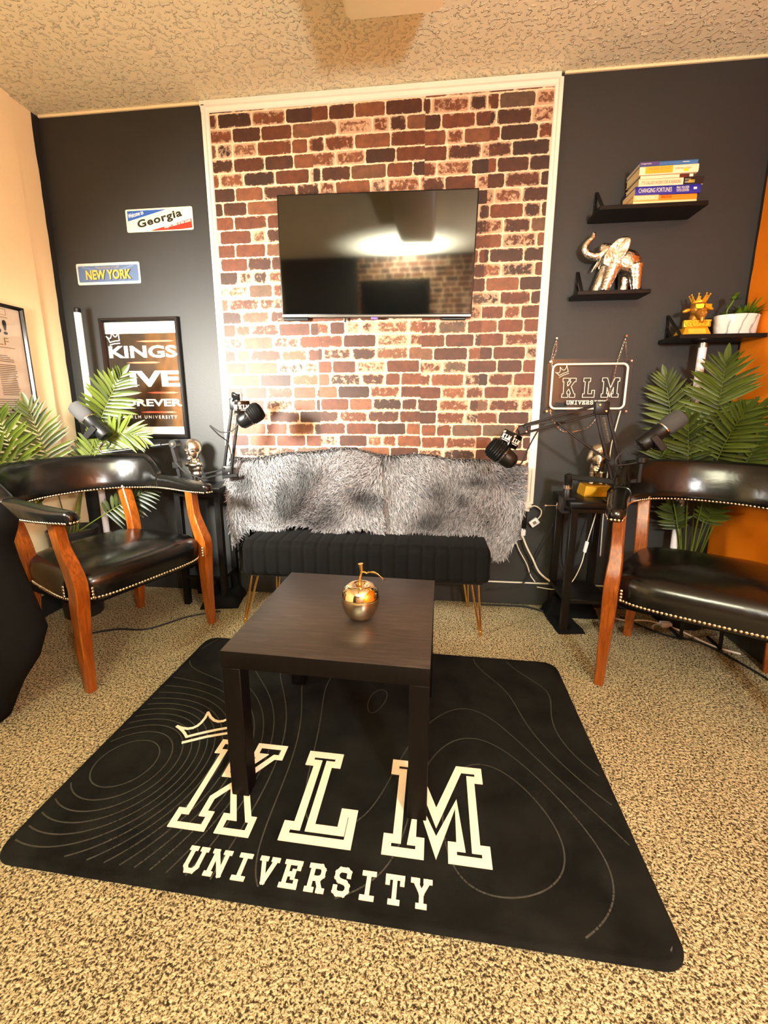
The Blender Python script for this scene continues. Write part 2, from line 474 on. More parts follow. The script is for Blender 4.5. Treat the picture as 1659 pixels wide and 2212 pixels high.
def inset(poly, d):
    n = len(poly); out = []
    for i in range(n):
        p0 = Vector(poly[i-1]); p1 = Vector(poly[i]); p2 = Vector(poly[(i+1) % n])
        e1 = (p1-p0).normalized(); e2 = (p2-p1).normalized()
        n1 = Vector((-e1.y, e1.x)); n2 = Vector((-e2.y, e2.x))
        b = n1+n2
        k = d/max(0.25, (1+n1.dot(n2)))
        out.append((p1.x+b.x*k, p1.y+b.y*k))
    return out

def obj(name, mb, mats, parent=None, sharp=38, smooth=True):
    me = bpy.data.meshes.new(name)
    vs = mb.v
    if parent is not None:
        an = parent
        while an.parent is not None: an = an.parent
        off = an['_org'] if '_org' in an.keys() else None
        if off is not None:
            ox, oy, oz = off; vs = [(x-ox, y-oy, z-oz) for x, y, z in vs]
    me.from_pydata(vs, [], mb.f)
    if not isinstance(mats, (list, tuple)): mats = [mats]
    for mm in mats: me.materials.append(mm)
    me.polygons.foreach_set('material_index', mb.m)
    if smooth:
        me.polygons.foreach_set('use_smooth', [True]*len(me.polygons))
        me.set_sharp_from_angle(angle=R(sharp))
    if mb.col is not None:
        ca = me.color_attributes.new('tone', 'FLOAT_COLOR', 'POINT')
        ca.data.foreach_set('color', np.array(mb.col, dtype=np.float32).ravel())
    me.update()
    o = bpy.data.objects.new(name, me); C.objects.link(o)
    if parent is not None: o.parent = parent
    return o
def tag(o, label, cat, group=None):
    o['label'] = label; o['category'] = cat
    if group: o['group'] = group
    return o
def thing(name, label, cat, loc=(0, 0, 0), rotz=0.0, group=None, world=True):
    """an Empty at the base of a thing; with world=True its parts are given in world coordinates"""
    o = bpy.data.objects.new(name, None); C.objects.link(o)
    o.empty_display_size = 0.05
    o.location = loc; o.rotation_euler = (0, 0, rotz)
    if world: o['_org'] = tuple(loc)
    return tag(o, label, cat, group)
def struct(name, mb, mats, parent=None, smooth=False):
    o = obj(name, mb, mats, parent, smooth=smooth)
    if parent is None: o['kind'] = 'structure'
    return o
def frame(origin, xdir, ydir):
    x = Vector(xdir).normalized(); y = Vector(ydir); y = (y-x*y.dot(x)).normalized(); z = x.cross(y)
    mt = Matrix((x, y, z)).transposed().to_4x4(); mt.translation = Vector(origin); return mt
def bez(p0, p1, p2, n=12):
    p0, p1, p2 = Vector(p0), Vector(p1), Vector(p2)
    return [p0*(1-t)**2+p1*2*t*(1-t)+p2*t*t for t in [i/n for i in range(n+1)]]
def spline(pts, n=8):
    P = [Vector(p) for p in pts]; out = []
    for i in range(len(P)-1):
        a = P[max(0, i-1)]; b = P[i]; c = P[i+1]; d = P[min(len(P)-1, i+2)]
        for k in range(n):
            t = k/n
            out.append(0.5*((2*b)+(c-a)*t+(2*a-5*b+4*c-d)*t*t+(3*b-a-3*c+d)*t**3))
    out.append(P[-1]); return out
_txt = {}
def text_mb(body, width=None, height=None, bold=0.0, depth=0.0006, mat=None, align='LEFT', mi=0, mb=None, shear=0.0, spacing=1.0):
    """lettering in Blender's own built-in typeface, fitted to width x height, lying in local xy"""
    cu = bpy.data.curves.new('lettering', 'FONT')
    cu.body = body; cu.size = 1; cu.offset = bold; cu.extrude = 0.0; cu.resolution_u = 3; cu.shear = shear
    cu.space_character = spacing
    o = bpy.data.objects.new('lettering', cu); C.objects.link(o)
    dg = bpy.context.evaluated_depsgraph_get(); dg.update()
    me = bpy.data.meshes.new_from_object(o.evaluated_get(dg))
    vs = [v.co.copy() for v in me.vertices]; fs = [tuple(p.vertices) for p in me.polygons]
    bpy.data.objects.remove(o); bpy.data.curves.remove(cu); bpy.data.meshes.remove(me)
    x0 = min(v.x for v in vs); x1 = max(v.x for v in vs); y0 = min(v.y for v in vs); y1 = max(v.y for v in vs)
    sy = height/(y1-y0) if height else None
    sx = width/(x1-x0) if width else sy
    if sy is None: sy = sx
    tot = (x1-x0)*sx
    ox = {'LEFT': 0, 'CENTER': -tot/2, 'RIGHT': -tot}[align]
    vs = [((v.x-x0)*sx+ox, (v.y-y0)*sy, depth) for v in vs]
    mb = mb or MB()
    return mb.add(vs, fs, mi, mat)
def blob(mb, voxel, smooth=4, parent=None):
    """fuse overlapping closed shapes into one continuous surface"""
    me = bpy.data.meshes.new('tmp'); me.from_pydata(mb.v, [], mb.f); me.update()
    o = bpy.data.objects.new('tmp', me); C.objects.link(o)
    md = o.modifiers.new('r', 'REMESH'); md.mode = 'VOXEL'; md.voxel_size = voxel
    if smooth:
        ms = o.modifiers.new('s', 'SMOOTH'); ms.iterations = smooth; ms.factor = 0.5
    dg = bpy.context.evaluated_depsgraph_get(); dg.update()
    me2 = bpy.data.meshes.new_from_object(o.evaluated_get(dg))
    out = MB(); out.add([v.co.copy() for v in me2.vertices], [tuple(p.vertices) for p in me2.polygons])
    bpy.data.objects.remove(o); bpy.data.meshes.remove(me); bpy.data.meshes.remove(me2)
    return out
# block letters (outline polygons on a 100 x 130 box) and slab strokes
BLOCK = {
 'K': [(0,0),(46,0),(46,24),(37,24),(37,40),(50,56),(66,24),(58,24),(58,0),(100,0),(100,24),(93,24),(66,74),(89,106),(100,106),(100,130),(56,130),(56,106),(63,106),(42,78.5),(37,78.5),(37,106),(46,106),(46,130),(0,130),(0,106),(9,106),(9,24),(0,24)],
 'L': [(0,0),(100,0),(100,48),(76,48),(76,24),(44,24),(44,106),(58,106),(58,130),(0,130),(0,106),(14,106),(14,24),(0,24)],
 'M': [(0,0),(39,0),(39,24),(31,24),(31,66),(50,2),(69,66),(69,24),(61,24),(61,0),(100,0),(100,24),(91,24),(91,106),(100,106),(100,130),(72,130),(50,64),(28,130),(0,130),(0,106),(9,106),(9,24),(0,24)],
}
def block_poly(ch, x, y, w, h):
    return [(x+px/100*w, y+py/130*h) for px, py in BLOCK[ch]]
SLAB = {
 'U': [((.16,.95),(.16,.25)),((.16,.25),(.32,.07)),((.32,.07),(.68,.07)),((.68,.07),(.84,.25)),((.84,.25),(.84,.95)),((0,.94),(.32,.94)),((.68,.94),(1,.94))],
 'N': [((.16,.06),(.16,.94)),((.16,.94),(.84,.06)),((.84,.06),(.84,.94)),((0,.06),(.32,.06)),((0,.94),(.2,.94)),((.68,.94),(1,.94))],
 'I': [((.5,.06),(.5,.94)),((.2,.06),(.8,.06)),((.2,.94),(.8,.94))],
 'V': [((.12,.94),(.5,.06)),((.88,.94),(.5,.06)),((0,.94),(.3,.94)),((.7,.94),(1,.94))],
 'E': [((.2,.06),(.2,.94)),((.05,.06),(.9,.06)),((.05,.94),(.9,.94)),((.2,.5),(.62,.5)),((.86,.06),(.86,.26)),((.86,.94),(.86,.74)),((.62,.38),(.62,.62))],
 'R': [((.2,.06),(.2,.94)),((.05,.06),(.38,.06)),((.05,.94),(.66,.94)),((.66,.94),(.82,.82)),((.82,.82),(.82,.6)),((.82,.6),(.66,.48)),((.66,.48),(.2,.48)),((.55,.48),(.84,.06)),((.72,.06),(.98,.06))],
 'S': [((.84,.72),(.84,.86)),((.84,.86),(.68,.94)),((.68,.94),(.32,.94)),((.32,.94),(.16,.82)),((.16,.82),(.16,.64)),((.16,.64),(.32,.53)),((.32,.53),(.68,.47)),((.68,.47),(.84,.36)),((.84,.36),(.84,.18)),((.84,.18),(.68,.06)),((.68,.06),(.32,.06)),((.32,.06),(.16,.14)),((.16,.14),(.16,.28))],
 'T': [((.5,.06),(.5,.94)),((.28,.06),(.72,.06)),((.06,.94),(.94,.94)),((.09,.94),(.09,.72)),((.91,.94),(.91,.72))],
 'Y': [((.14,.94),(.5,.48)),((.86,.94),(.5,.48)),((.5,.48),(.5,.06)),((.3,.06),(.7,.06)),((0,.94),(.3,.94)),((.7,.94),(1,.94))],
}
def slab_word(mb, word, x, y, w, h, thick, depth, mat=None, gap=0.32, mi=0):
    n = len(word); cw = w/(n+(n-1)*gap); k = 0
    for i, ch in enumerate(word):
        ox = x+i*cw*(1+gap)
        for (a, b) in SLAB[ch]:
            A = Vector((ox+a[0]*cw, y+a[1]*h)); B = Vector((ox+b[0]*cw, y+b[1]*h))
            t = (B-A).normalized(); nn = Vector((-t.y, t.x))*thick/2; A = A-t*thick*0.42; B = B+t*thick*0.42
            k += 1
            mb.prism([tuple(A+nn), tuple(A-nn), tuple(B-nn), tuple(B+nn)], depth+1e-5*k, mi, mat)
    return mb
def stroke2d(mb, pts, thick, depth, mat=None, mi=0, z0=0.0):
    for i in range(len(pts)-1):
        A = Vector(pts[i]); B = Vector(pts[i+1]); t = (B-A).normalized(); nn = Vector((-t.y, t.x))*thick/2
        A = A-t*thick*0.3; B = B+t*thick*0.3
        mb.prism([tuple(A+nn), tuple(A-nn), tuple(B-nn), tuple(B+nn)], depth+1e-5*(i % 7), mi, mat, z0)
    return mb
# hand-drawn three-point crown in a unit box
def _crown():
    pts = []
    def q(p0, p1, p2, n=7):
        for i in range(n): t = i/n; pts.append(((1-t)**2*p0[0]+2*t*(1-t)*p1[0]+t*t*p2[0], (1-t)**2*p0[1]+2*t*(1-t)*p1[1]+t*t*p2[1]))
    q((0.02, .66), (.36, .18), (.46, 1.0)); q((.46, 1.0), (.64, .12), (.98, .92)); q((.98, .92), (.93, .5), (.93, .24), 4)
    q((.93, .24), (.55, .28), (.20, .20), 5); q((.20, .20), (.14, .45), (.02, .66), 4); pts.append((0.02, .66))
    return [pts, [(0.16, .02), (.5, .07), (0.92, .05)]]
CROWN = _crown()
# the lower bar of the crown is a second stroke
def crown2d(mb, x, y, w, h, thick, depth, mat=None, rot=0.0, open_top=False):
    c, s = math.cos(rot), math.sin(rot)
    for st in CROWN:
        pts = [(x+c*px*w-s*py*h, y+s*px*w+c*py*h) for px, py in st]
        sm = []
        for i in range(len(pts)-1): sm.append(pts[i])
        sm.append(pts[-1])
        stroke2d(mb, sm, thick, depth, mat)
    return mb
def frame_strip(mb, mat, w, h, band, depth, prof=0.5, mi=0):
    """picture frame of mitred mouldings; outer size w x h centred at the origin, back at z=0"""
    ow, oh = w/2, h/2
    prof_pts = [(0, 0), (0, depth*0.8), (band*0.12, depth), (band*0.6, depth), (band, depth*0.55), (band, 0)]
    n = len(prof_pts); vs = []; fs = []
    for (sx, sy) in ((-1, -1), (1, -1), (1, 1), (-1, 1)):
        for (d, z) in prof_pts: vs.append((sx*(ow-d), sy*(oh-d), z))
    for c in range(4):
        for i in range(n-1):
            a = c*n+i; b = ((c+1) % 4)*n+i
            fs.append((a, b, b+1, a+1))
    return mb.add(vs, fs, mi, mat)

# ------------------------------------------------------------------ the room
XL, XR, YF, H = -1.88, 1.555, -3.9, 2.52
b = MB(); b.box(XL-0.12, XR+0.12, YF-0.12, 0.12, -0.1, 0.0)
struct('floor', b, M['carpet'])
b = MB(); b.box(XL-0.12, XR+0.12, YF-0.12, 0.12, H, H+0.1)
struct('ceiling', b, M['ceiling'])
b = MB(); b.box(XL-0.12, XR+0.12, 0.0, 0.12, 0, H)
wall_back = struct('wall_back', b, M['black_wall'])
# left wall: cream, a strip by the corner set back a little, black paint lapping round the corner
b = MB(); b.box(XL-0.12, XL-0.012, -0.16, 0.0, 0, H); b.box(XL-0.12, XL, YF, -0.16, 0, H)
wl = struct('wall_left', b, M['cream_wall'])
b = MB()
n = 40; rnd = random.Random(3)
vs = []
for i in range(n+1):
    z = H*i/n
    e = -0.034-0.0045*(i/n)+rnd.uniform(-0.0025, 0.0025)
    vs += [(XL-0.0105, 0, z), (XL-0.0105, e, z)]
b.add(vs, [(2*i, 2*i+1, 2*i+3, 2*i+2) for i in range(n)])
struct('black_paint_edge', b, M['black_wall'], wl)
b = MB(); b.box(XR, XR+0.12, YF, 0.0, 0, H)
wr = struct('wall_right', b, M['orange_wall'])
b = MB(); vs = []
for i in range(n+1):
    z = H*i/n
    e = -0.012-0.006*(i/n)+rnd.uniform(-0.002, 0.002)
    vs += [(XR-0.001, 0, z), (XR-0.001, e, z)]
b.add(vs, [(2*i, 2*i+2, 2*i+3, 2*i+1) for i in range(n)])
struct('black_paint_edge', b, M['black_wall'], wr)

def bricks(x0, x1, z0, z1, y, seams, seed, facing=-1):
    """wallpaper: every brick a quad, with its own length and tone, in vertical drops that do not quite match"""
    rnd = random.Random(seed); mb = MB(); A = []; B = []; col = []
    rowh = 0.0640
    drops = [x0]+seams+[x1]
    for d in range(len(drops)-1):
        a, c = drops[d], drops[d+1]
        dz = rnd.uniform(-0.012, 0.012) if d else 0.0
        z = z0-rowh*rnd.random(); z = z0-0.03+dz; r = 0
        while z < z1:
            za, zb = max(z, z0), min(z+rowh, z1)
            if zb-za > 0.002:
                x = a-(0.02+0.11*((r*0.47) % 1)+rnd.uniform(0, 0.02))
                while x < c:
                    Lb = rnd.choice([0.160, 0.168, 0.155, 0.145, 0.172, 0.125, 0.08])
                    xa, xb = max(x, a), min(x+Lb, c)
                    if xb-xa > 0.002:
                        tone = (rnd.random()**1.15, rnd.random()**1.4, rnd.random(), 1)
                        P = [(xa, za), (xb, za), (xb, zb), (xa, zb)]
                        if facing > 0: P = P[::-1]
                        mb.add([(px, y, pz) for px, pz in P], [(0, 1, 2, 3)])
                        for px, pz in P:
                            A.append((px-x, pz-z)); B.append((x+Lb-px, z+rowh-pz)); col.append(tone)
                    x += Lb
            z += rowh; r += 1
    mb.col = col
    return mb, A, B
def brick_obj(name, parent, *args, **kw):
    mb, A, B = bricks(*args, **kw)
    o = struct(name, mb, M['brick'], parent)
    for nm, U in (('near', A), ('far', B)):
        uv = o.data.uv_layers.new(name=nm)
        vi = np.zeros(len(o.data.loops), dtype=np.int32); o.data.loops.foreach_get('vertex_index', vi)
        uv.data.foreach_set('uv', np.array(U, dtype=np.float32)[vi].ravel())
    return o
PX0, PX1, PZ0, PZ1 = -0.985, 0.645, 0.575, 2.485
brick_obj('brick_wallpaper', wall_back, PX0, PX1, PZ0, PZ1, -0.004, [-0.47, 0.065, 0.36], 11)
# wall behind the camera, seen only in the dark television glass
b = MB(); b.box(XL-0.12, XR+0.12, YF-0.12, YF, 0, H)
wf = struct('wall_front', b, M['black_wall'])
brick_obj('brick_wallpaper', wf, -0.85, 1.5, 0.1, 2.50, YF+0.004, [-0.4, 0.3], 5, facing=1)

b = MB(); b.rbox(-0.80, 0.10, YF+0.006, YF+0.04, 1.62, 2.24, 0.004, 1); struct('dark_panel', b, M['black_plastic'], wf)

# white mouldings round the brick
def moulding(name, p0, p1, inward, wid=0.036, dep=0.020):
    """stepped strip from p0 to p1 on the back wall (x, z)"""
    a = Vector((p0[0], -0.001, p0[1])); c = Vector((p1[0], -0.001, p1[1]))
    t = (c-a).normalized(); q = Vector((inward[0], 0, inward[1]))
    prof = [(0, 0), (0, dep*0.75), (0.003, dep), (wid*0.5, dep), (wid*0.58, dep*0.62), (wid*0.9, dep*0.5), (wid, dep*0.2), (wid, 0)]
    vs = []; k = len(prof)
    for P in (a, c):
        for (u, d) in prof: vs.append(P+q*u+Vector((0, -d, 0)))
    mb = MB(); mb.add(vs, [(i, i+1, k+i+1, k+i) for i in range(k-1)]+[tuple(range(k)), tuple(range(2*k-1, k-1, -1))])
    return struct(name, mb, M['white_paint'])
moulding('trim_1', (-1.012, 0.56), (-1.012, 2.50), (1, 0))
moulding('trim_2', (0.668, 0.575), (0.668, 2.493), (-1, 0))
moulding('trim_3', (-1.016, 2.519), (0.655, 2.516), (0, -1), 0.047)
moulding('trim_4', (-1.012, 0.54), (0.660, 0.552), (0, 1), 0.034)
b = MB(); b.box(PX1-0.055, PX1+0.004, -0.024, -0.001, 0.535, 0.588); struct('trim_5', b, M['white_paint'])
# narrow cream line where wall and ceiling meet, either side of the brick
b = MB()
b.box(XL, -1.02, -0.008, 0, H-0.010, H); struct('trim_6', b, M['cream_wall'])
b = MB(); b.box(0.672, XR, -0.008, 0, H-0.009, H); struct('trim_7', b, M['cream_wall'])
b = MB(); b.rbox(XL, XR, -0.016, 0, 0, 0.130, 0.005, 2); struct('baseboard_back', b, M['black_wall'])
b = MB(); b.rbox(XL, XL+0.014, YF, -0.02, 0, 0.115, 0.004, 2); struct('baseboard_left', b, M['black_wall'])
b = MB(); b.rbox(XR-0.014, XR, YF, -0.02, 0, 0.115, 0.004, 2); struct('baseboard_right', b, M['black_wall'])
b = MB(); b.rbox(-0.78, XR-0.02, -0.022, -0.012, 0.128, 0.134, 0.001, 1); struct('trim_8', b, M['white_paint'])

# ceiling fitting
t = thing('ceiling_light', 'cream box-shaped ceiling light, switched off, at the top edge of the photo', 'ceiling light', (-0.038, -1.25, H))
b = MB()
def fit(u, v):
    # wrap-round diffuser profile across x, extruded along y
    prof = [(-0.172, 0.012), (-0.172, 0.10), (-0.160, 0.150), (-0.140, 0.163), (0.140, 0.163), (0.160, 0.150), (0.172, 0.10), (0.172, 0.012)]
    return prof
prof = fit(0, 0); k = len(prof); vs = []
for y in (-0.585, -2.55):
    for (x, z) in prof: vs.append((-0.038+x, y, H-z))
b.add(vs, [(i, k+i, k+i+1, i+1) for i in range(k-1)]+[tuple(range(k)), tuple(range(2*k-1, k-1, -1))])
obj('diffuser', b, M['cream_plastic'], t)
b = MB(); b.box(-0.038-0.165, -0.038+0.165, -2.545, -0.592, H-0.03, H-0.0005); obj('base_tray', b, M['cream_plastic'], t)

# ------------------------------------------------------------------ television
t = thing('television', 'flat black wall-mounted television on the brick wallpaper', 'television', (-0.165, -0.052, 1.79))
TW, TH, TD = 0.952, 0.548, 0.030
rot = Matrix.Translation(Vector((-0.165, -0.052, 1.790))) @ Matrix.Rotation(R(1.1), 4, 'Y') @ Matrix.Rotation(R(3.4), 4, 'X')
# local: x across, y towards the wall, z up
b = MB()
b.rbox(-TW/2, TW/2, -0.006, TD, -TH/2, TH/2, 0.004, 2, 0, rot)
tv_case = obj('case', b, M['black_plastic'], t)
b = MB(); b.box(-TW/2+0.006, TW/2-0.006, -0.0068, -0.0055, -TH/2+0.016, TH/2-0.006, 0, rot)
obj('screen', b, M['screen'], t, smooth=False)
b = MB(); b.rbox(-TW/2+0.002, TW/2-0.002, -0.0085, -0.005, -TH/2+0.002, -TH/2+0.0125, 0.001, 1, 0, rot); obj('bottom_bezel', b, M['silver_strip'], t)
b = MB(); b.rbox(-0.018, 0.018, -0.0080, 0.004, -TH/2-0.009, -TH/2+0.001, 0.002, 1, 0, rot); obj('badge', b, M['badge'], t)
b = MB(); b.rbox(-0.155, -0.147, 0.008, 0.014, -TH/2-0.020, -TH/2+0.001, 0.001, 1, 0, rot); obj('sensor', b, M['black_plastic'], t)
b = MB(); b.box(-0.11, 0.11, TD, TD+0.016, -0.10, 0.10, 0, rot); obj('wall_mount', b, M['black_metal'], t)
b = MB(); b.rbox(-0.47, -0.34, 0.004, 0.020, -TH/2-0.0135, -TH/2+0.001, 0.003, 1, 0, rot); obj('speaker_grille', b, M['black_plastic'], t)
b = MB(); b.rbox(0.33, 0.45, 0.004, 0.020, -TH/2-0.012, -TH/2+0.001, 0.003, 1, 0, rot)
obj('speaker_grille', b, M['black_plastic'], t)

# ------------------------------------------------------------------ metal signs on the left
def plate(name, label, cx, cz, w, h, rotdeg):
    t = thing(name, label, 'sign', (cx, -0.003, cz))
    mt = frame((cx, -0.0015, cz), (math.cos(R(rotdeg)), 0, math.sin(R(rotdeg))), (-math.sin(R(rotdeg)), 0, math.cos(R(rotdeg))))
    return t, mt
def rrect(w, h, r, n=5, cx=0, cy=0):
    P = []
    for (sx, sy, a0) in ((1, 1, 0), (-1, 1, 90), (-1, -1, 180), (1, -1, 270)):
        for i in range(n+1):
            a = R(a0+90*i/n); P.append((cx+sx*(w/2-r)+r*math.cos(a), cy+sy*(h/2-r)+r*math.sin(a)))
    return P
t, mt = plate('metal_sign', 'cream, blue and red tin sign with black slanted Georgia lettering', -1.2845, 2.021, 0.364, 0.107, 0.0)
b = MB(); b.prism(rrect(0.364, 0.107, 0.008), 0.0022, 0, mt); obj('plate', b, M['cream_card'], t)
b = MB()
b.prism([(-0.172, 0.046), (-0.172, -0.002), (-0.160, 0.001), (0.045, 0.046)], 0.0008, 0, mt, 0.0022); obj('blue_corner', b, M['blue_enamel'], t)
b = MB(); b.prism([(0.174, -0.002), (0.176, -0.044), (0.120, -0.049), (-0.050, -0.0505), (-0.045, -0.048)], 0.0008, 0, mt, 0.0022); obj('red_corner', b, M['red_enamel'], t)
sl = mt @ Matrix.Translation((-0.116, -0.0475, 0)) @ Matrix.Rotation(R(11.0), 4, 'Z')
obj('lettering', text_mb('Georgia', 0.250, 0.048, 0.038, 0.0034, sl, spacing=1.12), M['print_black'], t, smooth=False)
b = text_mb('Welcome to', 0.085, 0.021, 0.012, 0.0034, mt @ Matrix.Translation((-0.165, 0.012, 0)) @ Matrix.Rotation(R(11), 4, 'Z'), shear=0.2)
obj('small_lettering', b, M['sheet_white'], t, smooth=False)
b = text_mb('Empire State of the South', 0.148, 0.017, 0.012, 0.0034, mt @ Matrix.Translation((0.026, -0.046, 0)) @ Matrix.Rotation(R(10.5), 4, 'Z'), shear=0.2)
obj('small_lettering', b, M['sheet_white'], t, smooth=False)
t, mt = plate('metal_sign', 'slate-blue tin sign with orange New York lettering', -1.601, 1.776, 0.363, 0.106, 0.0)
b = MB(); b.prism(rrect(0.363, 0.106, 0.009), 0.0022, 0, mt); obj('plate', b, M['grey_enamel'], t)
b = MB(); b.prism(rrect(0.343, 0.080, 0.007), 0.0008, 0, mt, 0.0022); obj('blue_field', b, M['slate_blue'], t)
RAY = simple('grey_blue_enamel', srgb(98, 118, 146), 0.45)
for k in range(11):
    b = MB(); a = R(14+k*15.2)
    if abs(k-5) < 1: continue
    d = Vector((math.cos(a), math.sin(a))); nn = Vector((-d.y, d.x))
    p0 = d*0.05; L1 = min(0.168/max(0.05, abs(d.x)), 0.037/max(0.05, abs(d.y)))
    if L1 < 0.06: continue
    p1 = d*L1
    b.prism([tuple(p0+nn*0.001), tuple(p0-nn*0.001), tuple(p1-nn*0.005), tuple(p1+nn*0.005)], 0.0004, 0, mt, 0.003); obj('sun_ray', b, RAY, t)
obj('lettering_shadow', text_mb('NEW YORK', 0.262, 0.049, 0.035, 0.0038, mt @ Matrix.Translation((-0.126, -0.0315, 0))), M['navy_ink'], t, smooth=False)
obj('lettering', text_mb('NEW YORK', 0.258, 0.048, 0.03, 0.0044, mt @ Matrix.Translation((-0.128, -0.029, 0))), M['orange_ink'], t, smooth=False)
obj('small_lettering', text_mb('THE EMPIRE STATE', 0.135, 0.010, 0.0, 0.0040, mt @ Matrix.Translation((-0.070, 0.024, 0))), M['tan_ink'], t, smooth=False)

# ------------------------------------------------------------------ framed poster on the black wall
cx, cz, PW, PH = -1.452, 1.2295, 0.452, 0.642
t = thing('framed_poster', 'black-framed amber poster with large white Kings Live Forever lettering', 'poster', (cx, -0.004, cz))
mt = frame((cx, -0.002, cz), (1, 0, 0.0), (0, 0, 1))
b = MB(); frame_strip(b, mt, PW, PH, 0.022, 0.026); obj('frame', b, M['frame_black'], t, sharp=25)
b = MB(); b.box(-PW/2+0.015, PW/2-0.015, -PH/2+0.015, PH/2-0.015, 0.002, 0.006, 0, mt); obj('sheet', b, M['sheet_white'], t, smooth=False)
iw = PW-0.044
b = MB(); b.box(-iw/2, iw/2, -PH/2+0.062, PH/2-0.080, 0.006, 0.0066, 0, mt); obj('print', b, M['poster'], t, smooth=False)
for (x0, x1, z) in ((-0.03, 0.19, 0.200), (-0.10, 0.10, 0.089), (0.0, 0.19, -0.072), (-0.05, 0.17, -0.178)):
    b = MB(); b.prism([(x0, z), (x0+0.05, z-0.0045), (x1-0.03, z-0.0045), (x1, z), (x1-0.03, z+0.0045), (x0+0.05, z+0.0045)], 0.0004, 0, mt, 0.0066); obj('streak', b, M['coral'], t, smooth=False)
for (word, ww, hh_, bd, px, py, sp) in (('KINGS', 0.394, 0.064, 0.030, -0.196, 0.114, 1), ('LIVE', 0.394, 0.085, 0.038, -0.196, -0.040, 1), ('FOREVER', 0.392, 0.040, 0.030, -0.188, -0.146, 1), ('KLM UNIVERSITY', 0.275, 0.018, 0.01, -0.108, -0.214, 1.5)):
    obj('lettering', text_mb(word, ww, hh_, bd, 0.0074, mt @ Matrix.Translation((px, py, 0)), spacing=sp), M['print_white'], t, smooth=False)
b = MB(); crown2d(b, -0.197, 0.181, 0.078, 0.072, 0.0046, 0.0004, mt @ Matrix.Translation((0, 0, 0.0070)), R(6)); obj('crown_drawing', b, M['print_white'], t, smooth=False)
b = MB(); b.add([mt @ Vector(p) for p in ((-iw/2, -PH/2+0.022, 0.0125), (iw/2, -PH/2+0.022, 0.0125), (iw/2, PH/2-0.022, 0.0125), (-iw/2, PH/2-0.022, 0.0125))], [(0, 1, 2, 3)]); obj('glass', b, M['pane'], t, smooth=False)

# ------------------------------------------------------------------ framed newspaper print on the left wall
cy, cz, PW, PH = -0.535, 1.2935, 0.50, 0.515
t = thing('framed_print', 'black-framed newspaper-style print on the cream left wall, cut by the photo edge', 'picture', (XL+0.003, cy, cz))
mt = frame((XL+0.002, cy, cz), (0, 1, 0), (0, 0, 1))
b = MB(); frame_strip(b, mt, PW, PH, 0.016, 0.022); obj('frame', b, M['frame_black'], t, sharp=25)
b = MB(); b.box(-PW/2+0.01, PW/2-0.01, -PH/2+0.01, PH/2-0.01, 0.001, 0.005, 0, mt); obj('sheet', b, M['paper'], t, smooth=False)
b = MB()
text_mb('THIS!', 0.30, 0.066, 0.02, 0.0056, mt @ Matrix.Translation((0.160, 0.120, 0)), 'RIGHT', mb=b)
obj('headline', b, M['print_black'], t, smooth=False)
b = MB()
text_mb('YOURSELF', 0.30, 0.034, -0.004, 0.0056, mt @ Matrix.Translation((0.158, 0.072, 0)), 'RIGHT', mb=b)
b.box(-0.2, 0.185, 0.060, 0.063, 0.005, 0.0054, 0, mt); b.box(-0.2, 0.17, 0.196, 0.199, 0.005, 0.0054, 0, mt)
b.ring([(0.06, 0.208), (0.165, 0.208), (0.165, 0.236), (0.06, 0.236)], 0.002, 0.0004, 0, mt, 0.005)
obj('subheading', b, M['tan_ink'], t, smooth=False)
b = MB(); rnd = random.Random(8)
for i in range(22):
    z = 0.022-i*0.0085
    if i in (4,): continue
    b.box(0.085+rnd.uniform(0, 0.003), 0.178-rnd.uniform(0, 0.04 if i < 4 else 0.012), z, z+0.0036, 0.005, 0.0054, 0, mt)
for i in range(4): b.box(-0.2, 0.180-rnd.uniform(0, 0.02), -0.178-i*0.0095, -0.1745-i*0.0095, 0.005, 0.0054, 0, mt)
obj('text_columns', b, M['grey_ink'], t, smooth=False)
b = MB(); b.box(-0.2, 0.062, -0.163, 0.035, 0.005, 0.0056, 0, mt); obj('photograph', b, M['print_black'], t, smooth=False)
b = MB(); b.box(-0.2, 0.16, -0.232, -0.214, 0.005, 0.0054, 0, mt); obj('footer_band', b, M['print_black'], t, smooth=False)
b = MB()
for x in (-0.10, -0.06, -0.02, 0.02, 0.06, 0.095, 0.125): b.box(x, x+0.022, -0.229, -0.217, 0.005, 0.0058, 0, mt)
obj('footer_marks', b, M['paper'], t, smooth=False)
b = MB(); b.add([mt @ Vector(p) for p in ((-PW/2+0.016, -PH/2+0.016, 0.010), (PW/2-0.016, -PH/2+0.016, 0.010), (PW/2-0.016, PH/2-0.016, 0.010), (-PW/2+0.016, PH/2-0.016, 0.010))], [(0, 1, 2, 3)]); obj('glass', b, M['pane'], t, smooth=False)

